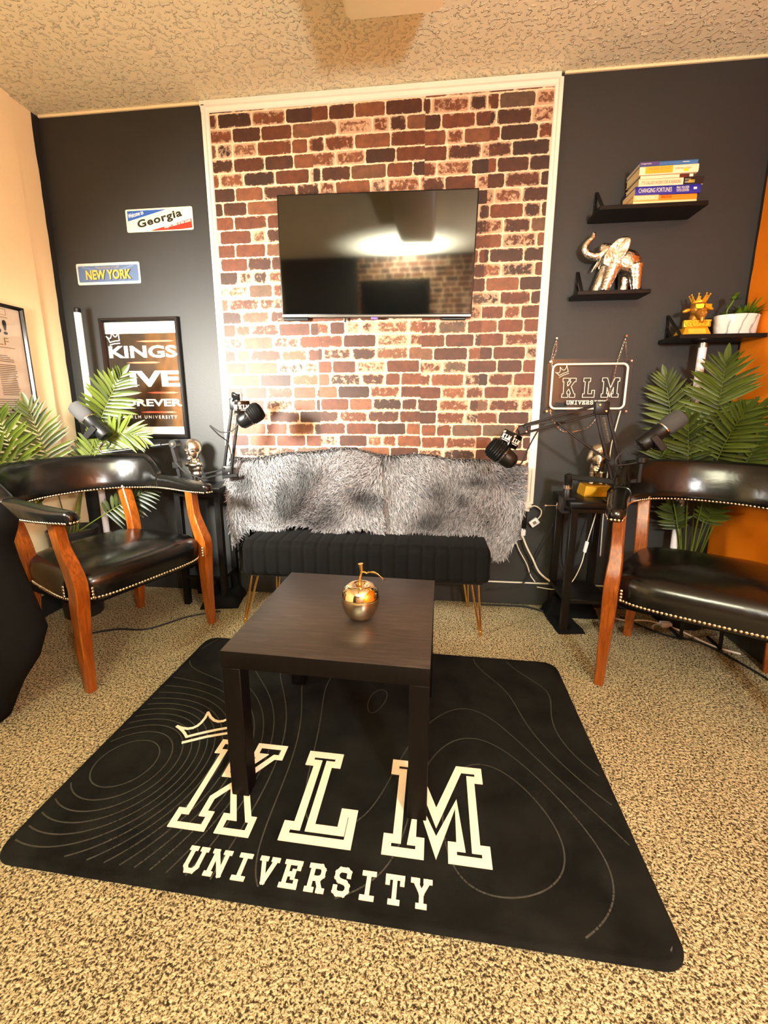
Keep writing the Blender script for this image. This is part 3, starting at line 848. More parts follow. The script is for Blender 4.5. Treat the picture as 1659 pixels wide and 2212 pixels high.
# ------------------------------------------------------------------ rug
RA = -0.0257
RW, RH = 1.5675, 1.0304
t = thing('area_rug', 'black rounded rug with white block letters and thin grey contour lines', 'rug', (-0.1349, -1.0805, 0.0), RA, world=False)
def rug_mesh():
    mb = MB(); nu, nv = 90, 60; r0 = 0.055
    def prof(x, y):
        # distance inside the rounded outline
        qx = abs(x)-(RW/2-r0); qy = abs(y)-(RH/2-r0)
        return r0-(math.hypot(max(qx, 0), max(qy, 0))+min(max(qx, qy), 0))
    P = rrect(RW, RH, r0, 10)
    rings = [(0.0, 0.001), (-0.003, 0.006), (0.001, 0.0115), (0.007, 0.0135), (0.014, 0.0125), (0.02, 0.0118)]
    vs = []; n = 0
    # resample the outline
    Q = []
    for i in range(len(P)):
        a = Vector(P[i]); c = Vector(P[(i+1) % len(P)]); k = max(1, int((c-a).length/0.02))
        for j in range(k): Q.append(a+(c-a)*j/k)
    n = len(Q)
    for (d, z) in rings:
        for i in range(n):
            e = (Q[(i+1) % n]-Q[i-1]).normalized(); nn = Vector((-e.y, e.x))
            p = Q[i]+nn*d
            vs.append((p.x, p.y, z))
    fs = []
    for k in range(len(rings)-1):
        for i in range(n):
            j = (i+1) % n; fs.append((k*n+i, k*n+j, (k+1)*n+j, (k+1)*n+i))
    fs.append(tuple((len(rings)-1)*n+i for i in range(n)))
    fs.append(tuple(range(n))[::-1])
    mb.add(vs, fs)
    # contour lines: level sets of a smooth field, drawn as narrow woven bands
    rs = np.random.RandomState(21)
    gx = np.linspace(-RW/2+0.02, RW/2-0.02, 190); gy = np.linspace(-RH/2+0.03, RH/2-0.02, 126)
    X, Y = np.meshgrid(gx, gy, indexing='ij')
    F = 0.55*X-0.35*Y
    for k in range(13):
        cx, cy = rs.uniform(-0.85, 0.85), rs.uniform(-0.6, 0.6); s = rs.uniform(0.14, 0.30); F = F+rs.choice([-1, 1])*rs.uniform(0.35, 0.7)*np.exp(-((X-cx)**2+(Y-cy)**2)/(2*s*s))
    for k in range(8):
        kx, ky = rs.uniform(-9, 9, 2); F = F+0.06*np.sin(kx*X+ky*Y+rs.uniform(0, 6))
    wln = 0.0019; zt = 0.0122
    for lv in np.arange(F.min(), F.max(), 0.19):
        S = F-lv
        for i in range(len(gx)-1):
            for j in range(len(gy)-1):
                c4 = (S[i, j], S[i+1, j], S[i+1, j+1], S[i, j+1])
                sg = [c > 0 for c in c4]
                if all(sg) or not any(sg): continue
                cor = [(gx[i], gy[j]), (gx[i+1], gy[j]), (gx[i+1], gy[j+1]), (gx[i], gy[j+1])]
                pts = []
                for k in range(4):
                    l = (k+1) % 4
                    if sg[k] != sg[l]:
                        tt = c4[k]/(c4[k]-c4[l]); pts.append(Vector(cor[k])+(Vector(cor[l])-Vector(cor[k]))*tt)
                if len(pts) < 2: continue
                a, c = pts[0], pts[1]
                if (c-a).length < 1e-5: continue
                e = (c-a).normalized(); nn = Vector((-e.y, e.x))*wln; a = a-e*0.0008; c = c+e*0.0008
                q = [a+nn, a-nn, c-nn, c+nn]
                mb.add([(p.x, p.y, zt) for p in q], [(0, 1, 2, 3)], 1)
    return mb
obj('pile', rug_mesh(), [M['rug'], M['rug_line']], t, smooth=True)
I4 = Matrix.Translation((0, 0, 0.0118))
b = MB(); b.ring(block_poly('K', -0.405, -0.382, 0.222, 0.300), 0.0165, 0.0022, 0, I4); obj('letter_k', b, M['rug_white'], t, smooth=False)
b = MB(); b.ring(block_poly('L', -0.107, -0.377, 0.187, 0.287), 0.0215, 0.0022, 0, I4); obj('letter_l', b, M['rug_white'], t, smooth=False)
b = MB(); b.ring(block_poly('M', 0.156, -0.376, 0.265, 0.288), 0.0215, 0.0022, 0, I4); obj('letter_m', b, M['rug_white'], t, smooth=False)
b = MB(); slab_word(b, 'UNIVERSITY', -0.308, -0.479, 0.585, 0.058, 0.0100, 0.0022, I4, 0.48); obj('small_lettering', b, M['rug_white'], t, smooth=False)
b = MB(); crown2d(b, -0.560, -0.128, 0.215, 0.130, 0.0085, 0.0022, I4, R(23)); obj('crown_drawing', b, M['rug_white'], t, smooth=False)

# ------------------------------------------------------------------ coffee table and golden apple
t = thing('coffee_table', 'square black-brown coffee table standing on the black rug', 'table', (-0.1404, -1.084, 0.0145), -0.0372, world=False)
W2 = 0.5445/2
b = MB(); b.rbox(-W2, W2, -W2, W2, 0.3965, 0.4465, 0.0022, 2); tt_ = obj('tabletop', b, [M['table_wood_lit'], M['table_wood_shaded']], t)
for f in tt_.data.polygons: f.material_index = 0 if f.normal.z > 0.5 else 1  # lit tone on the upper face, shaded tone on edges and underside
for sx in (-1, 1):
    for sy in (-1, 1):
        b = MB(); x = sx*(W2-0.026); y = sy*(W2-0.026); b.rbox(x-0.025, x+0.025, y-0.025, y+0.025, 0, 0.3965, 0.0015, 1); obj('leg', b, M['table_wood_shaded'], t)
t = thing('ornamental_apple', 'shiny golden apple ornament on the coffee table', 'ornament', (-0.085, -1.132, 0.4602), world=True)
prof = [(0.001, 0.0005), (0.014, 0.0), (0.026, 0.003), (0.040, 0.014), (0.050, 0.032), (0.0565, 0.055), (0.057, 0.074), (0.052, 0.092), (0.042, 0.104), (0.030, 0.109), (0.018, 0.106), (0.008, 0.098), (0.002, 0.0945)]
def smooth_prof(p, k=5):
    return [(max(0.0006, v.x), v.y) for v in spline([(a, c, 0) for a, c in p], k)]
b = MB(); b.lathe(smooth_prof(prof), 48, 0, Matrix.Translation((-0.085, -1.132, 0.4602))); obj('body', b, M['apple_gold'], t, sharp=60)
b = MB(); P = spline([(-0.086, -1.132, 0.552), (-0.086, -1.131, 0.580), (-0.081, -1.130, 0.607), (-0.0835, -1.130, 0.632)], 6)
b.tube(P, [0.0075-0.0035*math.sin(PI*i/(len(P)-1))+0.0005*(i/len(P)) for i in range(len(P))], 10); obj('stalk', b, M['gold_metal'], t)
b = MB(); b.tube(spline([(-0.082, -1.130, 0.603), (-0.073, -1.131, 0.607), (-0.064, -1.132, 0.603)], 5), 0.0022, 8)
def leaf_fn(u, v):
    wv = math.sin(PI*min(1, u*0.96+0.02))**0.8*0.0135*(1+0.07*math.sin(40*u))
    s = (v-0.5)*2
    return (-0.064+0.050*u, -1.132-0.012*s*1.0-0.004*u, 0.603+0.004*math.sin(PI*u)-0.018*u*u+0.75*wv*s*0.8+0.003*abs(s))
b.grid(leaf_fn, 16, 6)
vsb = len(b.v)
lo = obj('leaf', b, M['gold_metal'], t)
sm = lo.modifiers.new('thickness', 'SOLIDIFY'); sm.thickness = 0.0012

# ------------------------------------------------------------------ leather armchairs
def taper_leg(path, widths, uax=(1, 0, 0)):
    """square-section leg swept along a path; widths are (across, deep) per point"""
    P = [Vector(p) for p in path]; vs = []; u = Vector(uax)
    for i, p in enumerate(P):
        a = P[max(0, i-1)]; c = P[min(len(P)-1, i+1)]; t = (c-a).normalized()
        x = (u-t*u.dot(t)).normalized(); y = t.cross(x); wx, wy = widths[i]
        ch = 0.16
        for (sx, sy) in ((-1, -1+ch), (-1+ch, -1), (1-ch, -1), (1, -1+ch), (1, 1-ch), (1-ch, 1), (-1+ch, 1), (-1, 1-ch)):
            vs.append(p+x*(sx*wx/2)+y*(sy*wy/2))
    k = 8; n = len(P); fs = []
    for i in range(n-1):
        for j in range(k): fs.append((i*k+j, i*k+(j+1) % k, (i+1)*k+(j+1) % k, (i+1)*k+j))
    fs.append(tuple(range(k))[::-1]); fs.append(tuple((n-1)*k+j for j in range(k)))
    return MB().add(vs, fs)
def lerp(a, b, t): return a+(b-a)*t
def sstep(a, b, x):
    t = max(0, min(1, (x-a)/(b-a))); return t*t*(3-2*t)
ARM_PLAN = [(-0.303, -0.035), (-0.312, 0.06), (-0.325, 0.18), (-0.327, 0.30), (-0.305, 0.42), (-0.235, 0.53), (-0.12, 0.595), (0, 0.612),
            (0.12, 0.595), (0.235, 0.53), (0.305, 0.42), (0.327, 0.30), (0.325, 0.18), (0.312, 0.06), (0.303, -0.035)]
def arm_path():
    P = spline([(x, y, 0) for x, y in ARM_PLAN], 9)
    ln = [0]
    for i in range(1, len(P)): ln.append(ln[-1]+(P[i]-P[i-1]).length)
    return P, [l/ln[-1] for l in ln]
def arm_section(s):
    """bottom z, top z, thickness, outward lean at parameter s (0..1 round the tub)"""
    e = min(s, 1-s)
    k = sstep(0.20, 0.285, e)                      # 0 on the arm, 1 on the tall back
    zb = lerp(0.672, 0.668, k) - 0.004*sstep(0.0, 0.1, e)
    zt = lerp(0.724+0.018*sstep(0.02, 0.2, e), 0.836+0.008*math.sin(PI*s), k)
    th = lerp(0.070, 0.066, k)*(0.72+0.28*sstep(0.0, 0.05, e))
    return zb, zt, th, 0.045*k
def make_chair(label, loc, rotz):
    t = thing('leather_armchair', label, 'armchair', loc, rotz, world=False)
    # seat cushion
    b = MB(); nu, nv = 40, 26
    def outline(a):
        # plan of the seat: broad front, narrower back
        c, s = math.cos(a), math.sin(a)
        ex = 0.42
        x = math.copysign(abs(c)**ex, c)*0.300; y = 0.245+math.copysign(abs(s)**ex, s)*0.265
        x *= 1.0-0.14*sstep(0.05, 0.50, y)
        return x, y
    rings = [(1.0, 0.352), (1.005, 0.375), (1.012, 0.400), (1.010, 0.424), (0.985, 0.446), (0.93, 0.462), (0.82, 0.474), (0.65, 0.484), (0.45, 0.490), (0.22, 0.493)]
    vs = []; n = 96
    for (sc, z) in rings:
        for i in range(n):
            x, y = outline(2*PI*i/n); vs.append((x*sc, 0.245+(y-0.245)*sc, z+0.006*sstep(0.9, 0.0, (y-0.0)/0.5)*0))
    fs = []
    for k in range(len(rings)-1):
        for i in range(n): fs.append((k*n+i, k*n+(i+1) % n, (k+1)*n+(i+1) % n, (k+1)*n+i))
    fs.append(tuple((len(rings)-1)*n+i for i in range(n))); fs.append(tuple(range(n))[::-1])
    b.add(vs, fs); obj('seat', b, M['leather'], t, sharp=70)
    # padded back and arms, one tub-shaped roll
    P, S = arm_path(); b = MB(); vs = []; k = 20
    for i, p in enumerate(P):
        a = P[max(0, i-1)]; c = P[min(len(P)-1, i+1)]; tg = (c-a).normalized(); out = Vector((tg.y, -tg.x, 0))*-1
        # outward = away from the seat centre
        if out.dot(p-Vector((0, 0.25, 0))) < 0: out = -out
        zb, zt, th, lean = arm_section(S[i])
        e = min(S[i], 1-S[i]); crease = 1-0.10*math.exp(-((e-0.215)/0.008)**2)
        hz = (zt-zb)/2; zc = (zt+zb)/2
        for j in range(k):
            an = 2*PI*j/k; ca, sa = math.cos(an), math.sin(an)
            ex = 0.62
            o = math.copysign(abs(ca)**ex, ca)*th/2*crease; z = math.copysign(abs(sa)**ex, sa)*hz*(crease**0.5)
            vs.append(p+out*(o+lean*(z+hz)/(2*hz))+Vector((0, 0, zc+z)))
    nP = len(P); fs = []
    for i in range(nP-1):
        for j in range(k): fs.append((i*k+j, (i+1)*k+j, (i+1)*k+(j+1) % k, i*k+(j+1) % k))
    # rounded arm fronts
    for (row, sg) in ((0, 1), (nP-1, -1)):
        ctr = sum((Vector(vs[row*k+j]) for j in range(k)), Vector())/k
        tip = ctr+(P[0]-P[1]).normalized()*0.016 if row == 0 else ctr+(P[-1]-P[-2]).normalized()*0.016
        o0 = len(vs)
        for j in range(k): vs.append(tip+(Vector(vs[row*k+j])-ctr)*0.62)
        for j in range(k):
            f = (row*k+j, row*k+(j+1) % k, o0+(j+1) % k, o0+j); fs.append(f if sg > 0 else f[::-1])
        f = tuple(o0+j for j in range(k)); fs.append(f if sg > 0 else f[::-1])
    b.add(vs, fs); obj('back_and_arms', b, M['leather'], t, sharp=75)
    # collars stitched round the roll where arm meets back
    for s0 in (0.208, 0.792):
        i = min(range(nP), key=lambda q: abs(S[q]-s0)); b = MB()
        ringp = [Vector(vs[i*k+j]) for j in range(k)]; ctr = sum(ringp, Vector())/k
        b.tube([ctr+(q-ctr)*1.015 for q in ringp+ringp[:1]], 0.0035, 6, caps=False); obj('piping', b, M['leather'], t)
    # legs
    for s in (-1, 1):
        path = spline([(s*0.300, 0.010, 0.0), (s*0.297, 0.014, 0.18), (s*0.294, 0.010, 0.34), (s*0.293, 0.004, 0.425), (s*0.292, 0.030, 0.495), (s*0.296, 0.062, 0.575), (s*0.301, 0.078, 0.683)], 5)
        wd = []
        for p in path:
            z = p.z
            a = lerp(0.032, 0.050, min(1, z/0.36)) if z < 0.43 else lerp(0.050, 0.040, sstep(0.43, 0.60, z))
            d = lerp(0.034, 0.056, min(1, z/0.36)) if z < 0.43 else lerp(0.060, 0.046, sstep(0.43, 0.58, z))
            wd.append((a, d))
        obj('front_leg', taper_leg(path, wd), M['chair_wood'], t, sharp=30)
        path = spline([(s*0.255, 0.500, 0.0), (s*0.245, 0.470, 0.20), (s*0.240, 0.450, 0.40), (s*0.245, 0.462, 0.52), (s*0.255, 0.520, 0.675)], 5)
        wd = [(lerp(0.034, 0.048, min(1, p.z/0.36)), lerp(0.036, 0.052, min(1, p.z/0.36))) for p in path]
        obj('rear_leg', taper_leg(path, wd), M['chair_wood'], t, sharp=30)
    # seat rail under the cushion
    b = MB(); b.rbox(-0.27, 0.27, 0.03, 0.47, 0.325, 0.358, 0.004, 1); obj('seat_rail', b, M['black_cloth'], t)
    # nailhead trim
    def nails(pts, r, name):
        b = MB()
        for (p, nrm) in pts:
            z = Vector(nrm).normalized(); x = z.orthogonal().normalized(); y = z.cross(x)
            mt = Matrix((x, y, z)).transposed().to_4x4(); mt.translation = Vector(p)
            b.lathe([(r, -0.001), (r*0.95, r*0.28), (r*0.66, r*0.55), (r*0.05, r*0.68)], 8, 0, mt)
        obj(name, b, M['brass_nail'], t, sharp=80)
    pts = []; last = None; runs = []
    dense = []
    for i in range(2001):
        x, y = outline(2*PI*i/2000); q = Vector((x*1.004, 0.245+(y-0.245)*1.004, 0.365))
        if dense and (q-dense[-1]).length > 0.003:
            p0 = dense[-1]; k_ = int((q-p0).length/0.0015)+1
            for j_ in range(1, k_+1): dense.append(p0.lerp(q, j_/k_))
        else: dense.append(q)
    for i in range(1, len(dense)-1):
        q = dense[i]
        if q.y > 0.40: continue
        if abs(q.x) > 0.262 and q.y < 0.075: continue
        if last is None or (q-last).length > 0.0125:
            tg = dense[min(len(dense)-1, i+3)]-dense[max(0, i-3)]; nr = Vector((tg.y, -tg.x, 0))
            if nr.length < 1e-6: continue
            if last is not None and (q-last).length > 0.03:
                runs.append(pts); pts = []
            pts.append((q, nr)); last = q
    runs.append(pts)
    for r_ in runs: nails(r_, 0.0058, 'seat_nailhead_trim')
    for s in (-1, 1):
        nails([((s*0.258, -0.0205, 0.365+kz*0.0125), (0, -1, 0)) for kz in range(1, 5)], 0.0058, 'corner_nailhead_trim')
        nails([((s*0.3015, 0.090, 0.365+kz*0.0125), (s, 0, 0)) for kz in range(1, 5)], 0.0058, 'corner_nailhead_trim')
    pts = []; last = None
    fine = []
    for i in range(nP-1):
        for f in range(4): fine.append((i, f/4))
    for (i, f) in fine:
        p = P[i].lerp(P[i+1], f); s = lerp(S[i], S[i+1], f)
        tg = (P[i+1]-P[i]).normalized(); out = Vector((tg.y, -tg.x, 0))
        if out.dot(p-Vector((0, 0.25, 0))) < 0: out = -out
        zb, zt, th, lean = arm_section(s)
        if last is None or (p-last).length > 0.0118:
            for sd in (-1, 1):
                pts.append((p+out*sd*(th/2*0.90)+Vector((0, 0, zb+0.010)), out*sd+Vector((0, 0, -0.35))))
            last = p
    for (row, tg) in ((0, (P[0]-P[1]).normalized()), (nP-1, (P[-1]-P[-2]).normalized())):
        out = Vector((tg.y, -tg.x, 0))
        for kx in (-0.012, 0, 0.012): pts.append((P[row]+tg*0.014+out*kx+Vector((0, 0, arm_section(0)[0]+0.012)), tg))
    nails(pts, 0.0056, 'back_nailhead_trim')
    return t
def chair_loc(FLx, FLy, ux, uy):
    L_ = math.hypot(ux, uy); ux, uy = ux/L_, uy/L_
    return (FLx+ux*0.316, FLy+uy*0.316, 0.0), math.atan2(uy, ux)
loc, rz = chair_loc(-1.172, -0.975, 0.34, 0.94)
make_chair('black leather armchair with brass nails and reddish wooden legs, on the left', loc, rz)
loc, rz = chair_loc(0.784, -0.693, 0.87, -0.49)
make_chair('black leather armchair with glossy creased seat, on the right, cut by the photo edge', loc, rz)

# ------------------------------------------------------------------ velvet bench
t = thing('velvet_bench', 'black channel-tufted velvet bench with brass legs below the brick wallpaper', 'bench', (-0.2, -0.22, 0.0))
b = MB()
BX0, BX1, BY0, BY1, BZ0, BZ1 = -0.800, 0.412, -0.375, -0.085, 0.262, 0.432
nch = 19
def bench_ring(x, edge=0.0):
    # cross-section in y/z at station x
    k = (x-BX0)/(BX1-BX0)*nch; fr = k-math.floor(k)
    dip = 0.007*(1-min(1, (min(fr, 1-fr)/0.16))**0.7)
    pts = []
    r = 0.045
    sec = []
    for (cy, cz, a0) in ((BY0+r, BZ0+0.02, 180), (BY0+r, BZ1-r, 90), (BY1-0.02, BZ1-0.02, 0), (BY1-0.02, BZ0+0.02, -90)):
        rr_ = r if cy == BY0+r and cz == BZ1-r else 0.02
        for i in range(5):
            a = R(a0+90-90*i/4) if False else R(a0+ (90-90*i/4) - 0)
            sec.append((cy, cz, rr_, a))
    out = []
    for (cy, cz, rr_, a) in sec:
        rd = rr_-dip
        out.append((cy+rd*math.cos(a), cz+rd*math.sin(a)))
    return out
stations = []
ns = nch*10
for i in range(ns+1): stations.append(lerp(BX0, BX1, i/ns))
def sec_poly(inset_d):
    r = 0.045; P = []
    def arc(cy, cz, rr_, a0, a1, n=6):
        for i in range(n+1):
            a = R(a0+(a1-a0)*i/n); P.append((cy+(rr_-inset_d)*math.cos(a), cz+(rr_-inset_d)*math.sin(a)))
    arc(BY0+0.022, BZ0+0.022, 0.022, 270, 180); arc(BY0+r, BZ1-r, r, 180, 90); arc(BY1-0.022, BZ1-0.022, 0.022, 90, 0); arc(BY1-0.022, BZ0+0.022, 0.022, 0, -90)
    return P
vs = []; k = None
for i, x in enumerate(stations):
    f = (i % 10)/10; dd = min(f, 1-f)
    dip = 0.0065*max(0.0, 1-(dd/0.2))**1.0
    endr = 0.0
    de = min(x-BX0, BX1-x)
    if de < 0.025: endr = 0.025-math.sqrt(max(0, 0.025**2-(0.025-de)**2))
    P = sec_poly(dip+endr*0.9); k = len(P)
    vs += [(x, y, z) for y, z in P]
n = len(stations); fs = []
for i in range(n-1):
    for j in range(k): fs.append((i*k+j, i*k+(j+1) % k, (i+1)*k+(j+1) % k, (i+1)*k+j))
fs.append(tuple(range(k))[::-1]); fs.append(tuple((n-1)*k+j for j in range(k)))
b.add(vs, fs); obj('seat', b, M['velvet'], t, sharp=60)
b = MB(); b.rbox(-0.885, 0.500, -0.100, -0.040, 0.33, 0.800, 0.026, 4); obj('backrest', b, M['velvet'], t)
b = MB(); b.rbox(BX0+0.03, BX1-0.03, BY0+0.03, BY1-0.02, 0.244, 0.265, 0.003, 1); obj('base_frame', b, M['black_metal'], t)
for (x, y, fx, fy) in ((-0.745, -0.335, -0.800, -0.372), (0.345, -0.335, 0.377, -0.372), (-0.70, -0.12, -0.735, -0.07), (0.315, -0.12, 0.345, -0.07)):
    b = MB()
    ft = Vector((fx, fy, 0.0))
    for dx in (-0.017, 0.017):
        b.tube([(x+dx, y, 0.262), ft+Vector((dx*0.18, 0, 0.010))], 0.0058, 10)
    b.tube([ft+Vector((0, 0, 0.022)), ft+Vector((0, 0, 0.0005))], [0.0085, 0.010], 12)
    obj('leg', b, M['gold_metal'], t)

# ------------------------------------------------------------------ fur throws over the bench back
def fur(name, label, x0, x1, seed, top_fn, hang_fn, ntuft, layer=0.0):
    rs = np.random.RandomState(seed)
    # rail over the backrest: parameter v runs from behind the top edge down the front to the seat
    def base(u, v):
        x = x0+(x1-x0)*u
        zt = top_fn(x); zb = hang_fn(x)
        seatx = 1.0 if (x > -0.86 and x < 0.44) else 0.0
        wob = 0.012*np.sin(9*x+seed)+0.010*np.sin(23*x+6*v+seed*2)
        if v < 0.12:
            a = v/0.12; return (x, -0.046-0.065*a+wob*0.0, zt-0.035*(1-a)**2*0.9-0.002)
        a = (v-0.12)/0.88
        z = zt+(zb-zt)*a
        bulge = 0.030*math.sin(PI*min(1, a*1.05))+0.045*a*a
        return (x, -0.113-bulge-layer+wob*0.6*math.sin(PI*a), z)
    mb = MB(); nu, nv = 70, 34
    mb.grid(lambda u, v: base(u, v), nu, nv)
    nb = len(mb.v)
    bc = [(0.07, 0.07, 0.072, 1)]*nb
    V = []; F = []; Cc = []
    ph = rs.uniform(0, 6.28, 12); kx = rs.uniform(-12, 12, 12); kz = rs.uniform(-12, 12, 12)
    def field(x, z, i0, n):
        s = 0
        for i in range(i0, i0+n): s += math.sin(kx[i]*x+kz[i]*z+ph[i])
        return s/n
    # tone map: smoky patches
    pp = [(rs.uniform(x0, x1), rs.uniform(0.44, 0.84), rs.uniform(0.03, 0.11), rs.uniform(0.03, 0.09), rs.uniform(0.4, 0.9)) for _ in range(14)]
    for q in range(ntuft):
        u = rs.rand(); v = rs.rand()**0.92
        p = base(u, v); p1 = base(min(1, u+0.01), v); p2 = base(u, min(1, v+0.01)); p3 = base(u, max(0, v-0.01))
        P = Vector(p); du = Vector(p1)-P; dv = Vector(p2)-Vector(p3)
        if du.length < 1e-6: du = Vector((1, 0, 0))
        nr = dv.cross(du)
        if nr.length < 1e-9: continue
        nr.normalize()
        if nr.y > 0.35 and v > 0.12: nr = -nr
        dv.normalize(); du.normalize()
        sw = field(p[0], p[2], 0, 4)*2.4+rs.normal()*0.4
        comb = (dv*math.cos(sw)+du*math.sin(sw)).normalized()
        ln = rs.uniform(0.020, 0.036)*(0.8 if v < 0.1 else 1)
        lift = rs.uniform(0.35, 0.75)
        side = nr.cross(comb).normalized()
        wd = rs.uniform(0.0022, 0.0040)
        curl = rs.normal()*0.5
        dk = 0.0
        for (cx, cz, sx_, sz_, am) in pp: dk += am*math.exp(-((p[0]-cx)/sx_)**2-((p[2]-cz)/sz_)**2)
        dk = min(1, dk)
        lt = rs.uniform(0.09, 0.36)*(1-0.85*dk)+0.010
        o0 = len(V)
        segs = 3
        for sgi in range(segs+1):
            tt = sgi/segs
            c = P+comb*(ln*tt*(1-lift*0.30))+nr*(ln*lift*math.sin(tt*1.7)*0.75)+side*(curl*ln*tt*tt*0.6)
            c.z -= 0.35*ln*tt*tt
            ww = wd*(1-0.80*tt**1.5)
            V.append(c+side*ww); V.append(c-side*ww)
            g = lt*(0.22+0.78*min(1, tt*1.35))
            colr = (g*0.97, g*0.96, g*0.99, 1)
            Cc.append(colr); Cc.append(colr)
        for sgi in range(segs):
            a = o0+2*sgi; F.append((a, a+1, a+3, a+2))
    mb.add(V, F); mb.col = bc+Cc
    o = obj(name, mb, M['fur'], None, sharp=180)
    tag(o, label, 'throw')
    return o
def top_left(x):
    return 0.815+0.050*math.exp(-((x+0.36)/0.26)**2)+0.008*math.sin(17*x)
def hang_left(x):
    z = 0.455-0.0*x
    if x < -0.82: z = lerp(0.455, 0.335, sstep(-0.82, -0.93, x))
    return z+0.012*math.sin(19*x)
def top_right(x):
    return 0.836-0.035*sstep(0.0, 0.55, x)-0.012*sstep(0.5, 0.6, x)+0.006*math.sin(21*x)
def hang_right(x):
    z = 0.455+0.006*math.sin(24*x)
    if x > 0.36: z = lerp(0.455, 0.325, sstep(0.36, 0.46, x))+0.10*sstep(0.50, 0.585, x)
    return z
fur('fur_throw', 'smoky grey fur throw over the left half of the bench, its right edge overlapping', -0.945, -0.120, 4, top_left, hang_left, 17500, 0.018)
fur('fur_throw', 'smoky grey fur throw over the right half of the bench, corner hanging down', -0.175, 0.585, 9, top_right, hang_right, 16000, 0.0)

# ------------------------------------------------------------------ side tables
def side_table(label, x0, x1, y0, y1, ztop):
    t = thing('side_table', label, 'table', ((x0+x1)/2, (y0+y1)/2, 0))
    b = MB(); b.rbox(x0, x1, y0, y1, ztop-0.028, ztop, 0.003, 2); obj('tabletop', b, M['black_laminate'], t)
    b = MB(); b.rbox(x0+0.012, x1-0.012, y0+0.012, y1-0.012, ztop-0.052, ztop-0.030, 0.002, 1); obj('apron', b, M['black_laminate'], t)
    for x in (x0+0.028, x1-0.028):
        for y in (y0+0.028, y1-0.028):
            b = MB(); b.rbox(x-0.016, x+0.016, y-0.016, y+0.016, 0, ztop-0.051, 0.002, 1); obj('leg', b, M['black_laminate'], t)
    b = MB(); b.rbox(x0+0.015, x1-0.015, y0+0.015, y1-0.015, 0.155, 0.175, 0.002, 1); obj('lower_shelf', b, M['black_laminate'], t)
    return t
side_table('small black side table behind the left armchair, carrying two microphone arms', -1.235, -0.958, -0.228, -0.03, 0.668)
side_table('small black side table behind the right armchair, carrying a gold block', 0.755, 0.998, -0.320, -0.045, 0.653)

# ------------------------------------------------------------------ black draped stand at the left edge
t = thing('draped_stand', 'black cloth-covered shape cut off by the left photo edge, before the armchair', 'drape', (-1.45, -1.14, 0))
b = MB()
lev = [(0.0, -1.36), (0.15, -1.27), (0.25, -1.19), (0.362, -1.140), (0.506, -1.180), (0.60, -1.205), (0.654, -1.214), (0.70, -1.190), (0.73, -1.180), (0.765, -1.205), (0.792, -1.235), (0.815, -1.28), (0.825, -1.36)]
vs = []; nn = 40
for (z, xr) in lev:
    xc = -1.46; rx = xr-xc; ry = 0.072*(1 if z < 0.75 else 0.75)
    for j in range(nn):
        a = 2*PI*j/nn
        ca, sa = math.cos(a), math.sin(a); e = 0.7
        vs.append((xc+rx*math.copysign(abs(ca)**e, ca), -1.145+ry*(1+0.08*math.sin(5*a))*math.copysign(abs(sa)**e, sa), z))
fs = []
for i in range(len(lev)-1):
    for j in range(nn): fs.append((i*nn+j, i*nn+(j+1) % nn, (i+1)*nn+(j+1) % nn, (i+1)*nn+j))
fs.append(tuple((len(lev)-1)*nn+j for j in range(nn))); fs.append(tuple(range(nn))[::-1])
b.add(vs, fs); obj('cloth', b, M['black_cloth'], t, sharp=60)

# ------------------------------------------------------------------ microphone arms and microphones
def ortho(a, b, upref=(0, 0, 1)):
    z = (Vector(b)-Vector(a)).normalized(); u = Vector(upref); u = (u-z*u.dot(z)).normalized(); x = u.cross(z)
    mt = Matrix((x, u, z)).transposed().to_4x4(); mt.translation = Vector(a); return mt
def pair(b, p, q, off, w, nrm):
    """two parallel bars from p to q, offset to either side in the plane of the arm"""
    p = Vector(p); q = Vector(q); t = (q-p).normalized(); o = Vector(nrm).cross(t).normalized()*off
    b.bar(p+o, q+o, w, w); b.bar(p-o, q-o, w, w)
def knob(b, c, ax, r=0.010, h=0.016):
    mt = ortho(Vector(c)-Vector(ax).normalized()*h/2, Vector(c)+Vector(ax), (0, 0, 1) if abs(Vector(ax).normalized().z) < 0.9 else (1, 0, 0))
    b.lathe([(r*0.9, 0), (r, h*0.15), (r, h*0.85), (r*0.85, h)], 14, 0, mt)
NY = (0, -1, 0)
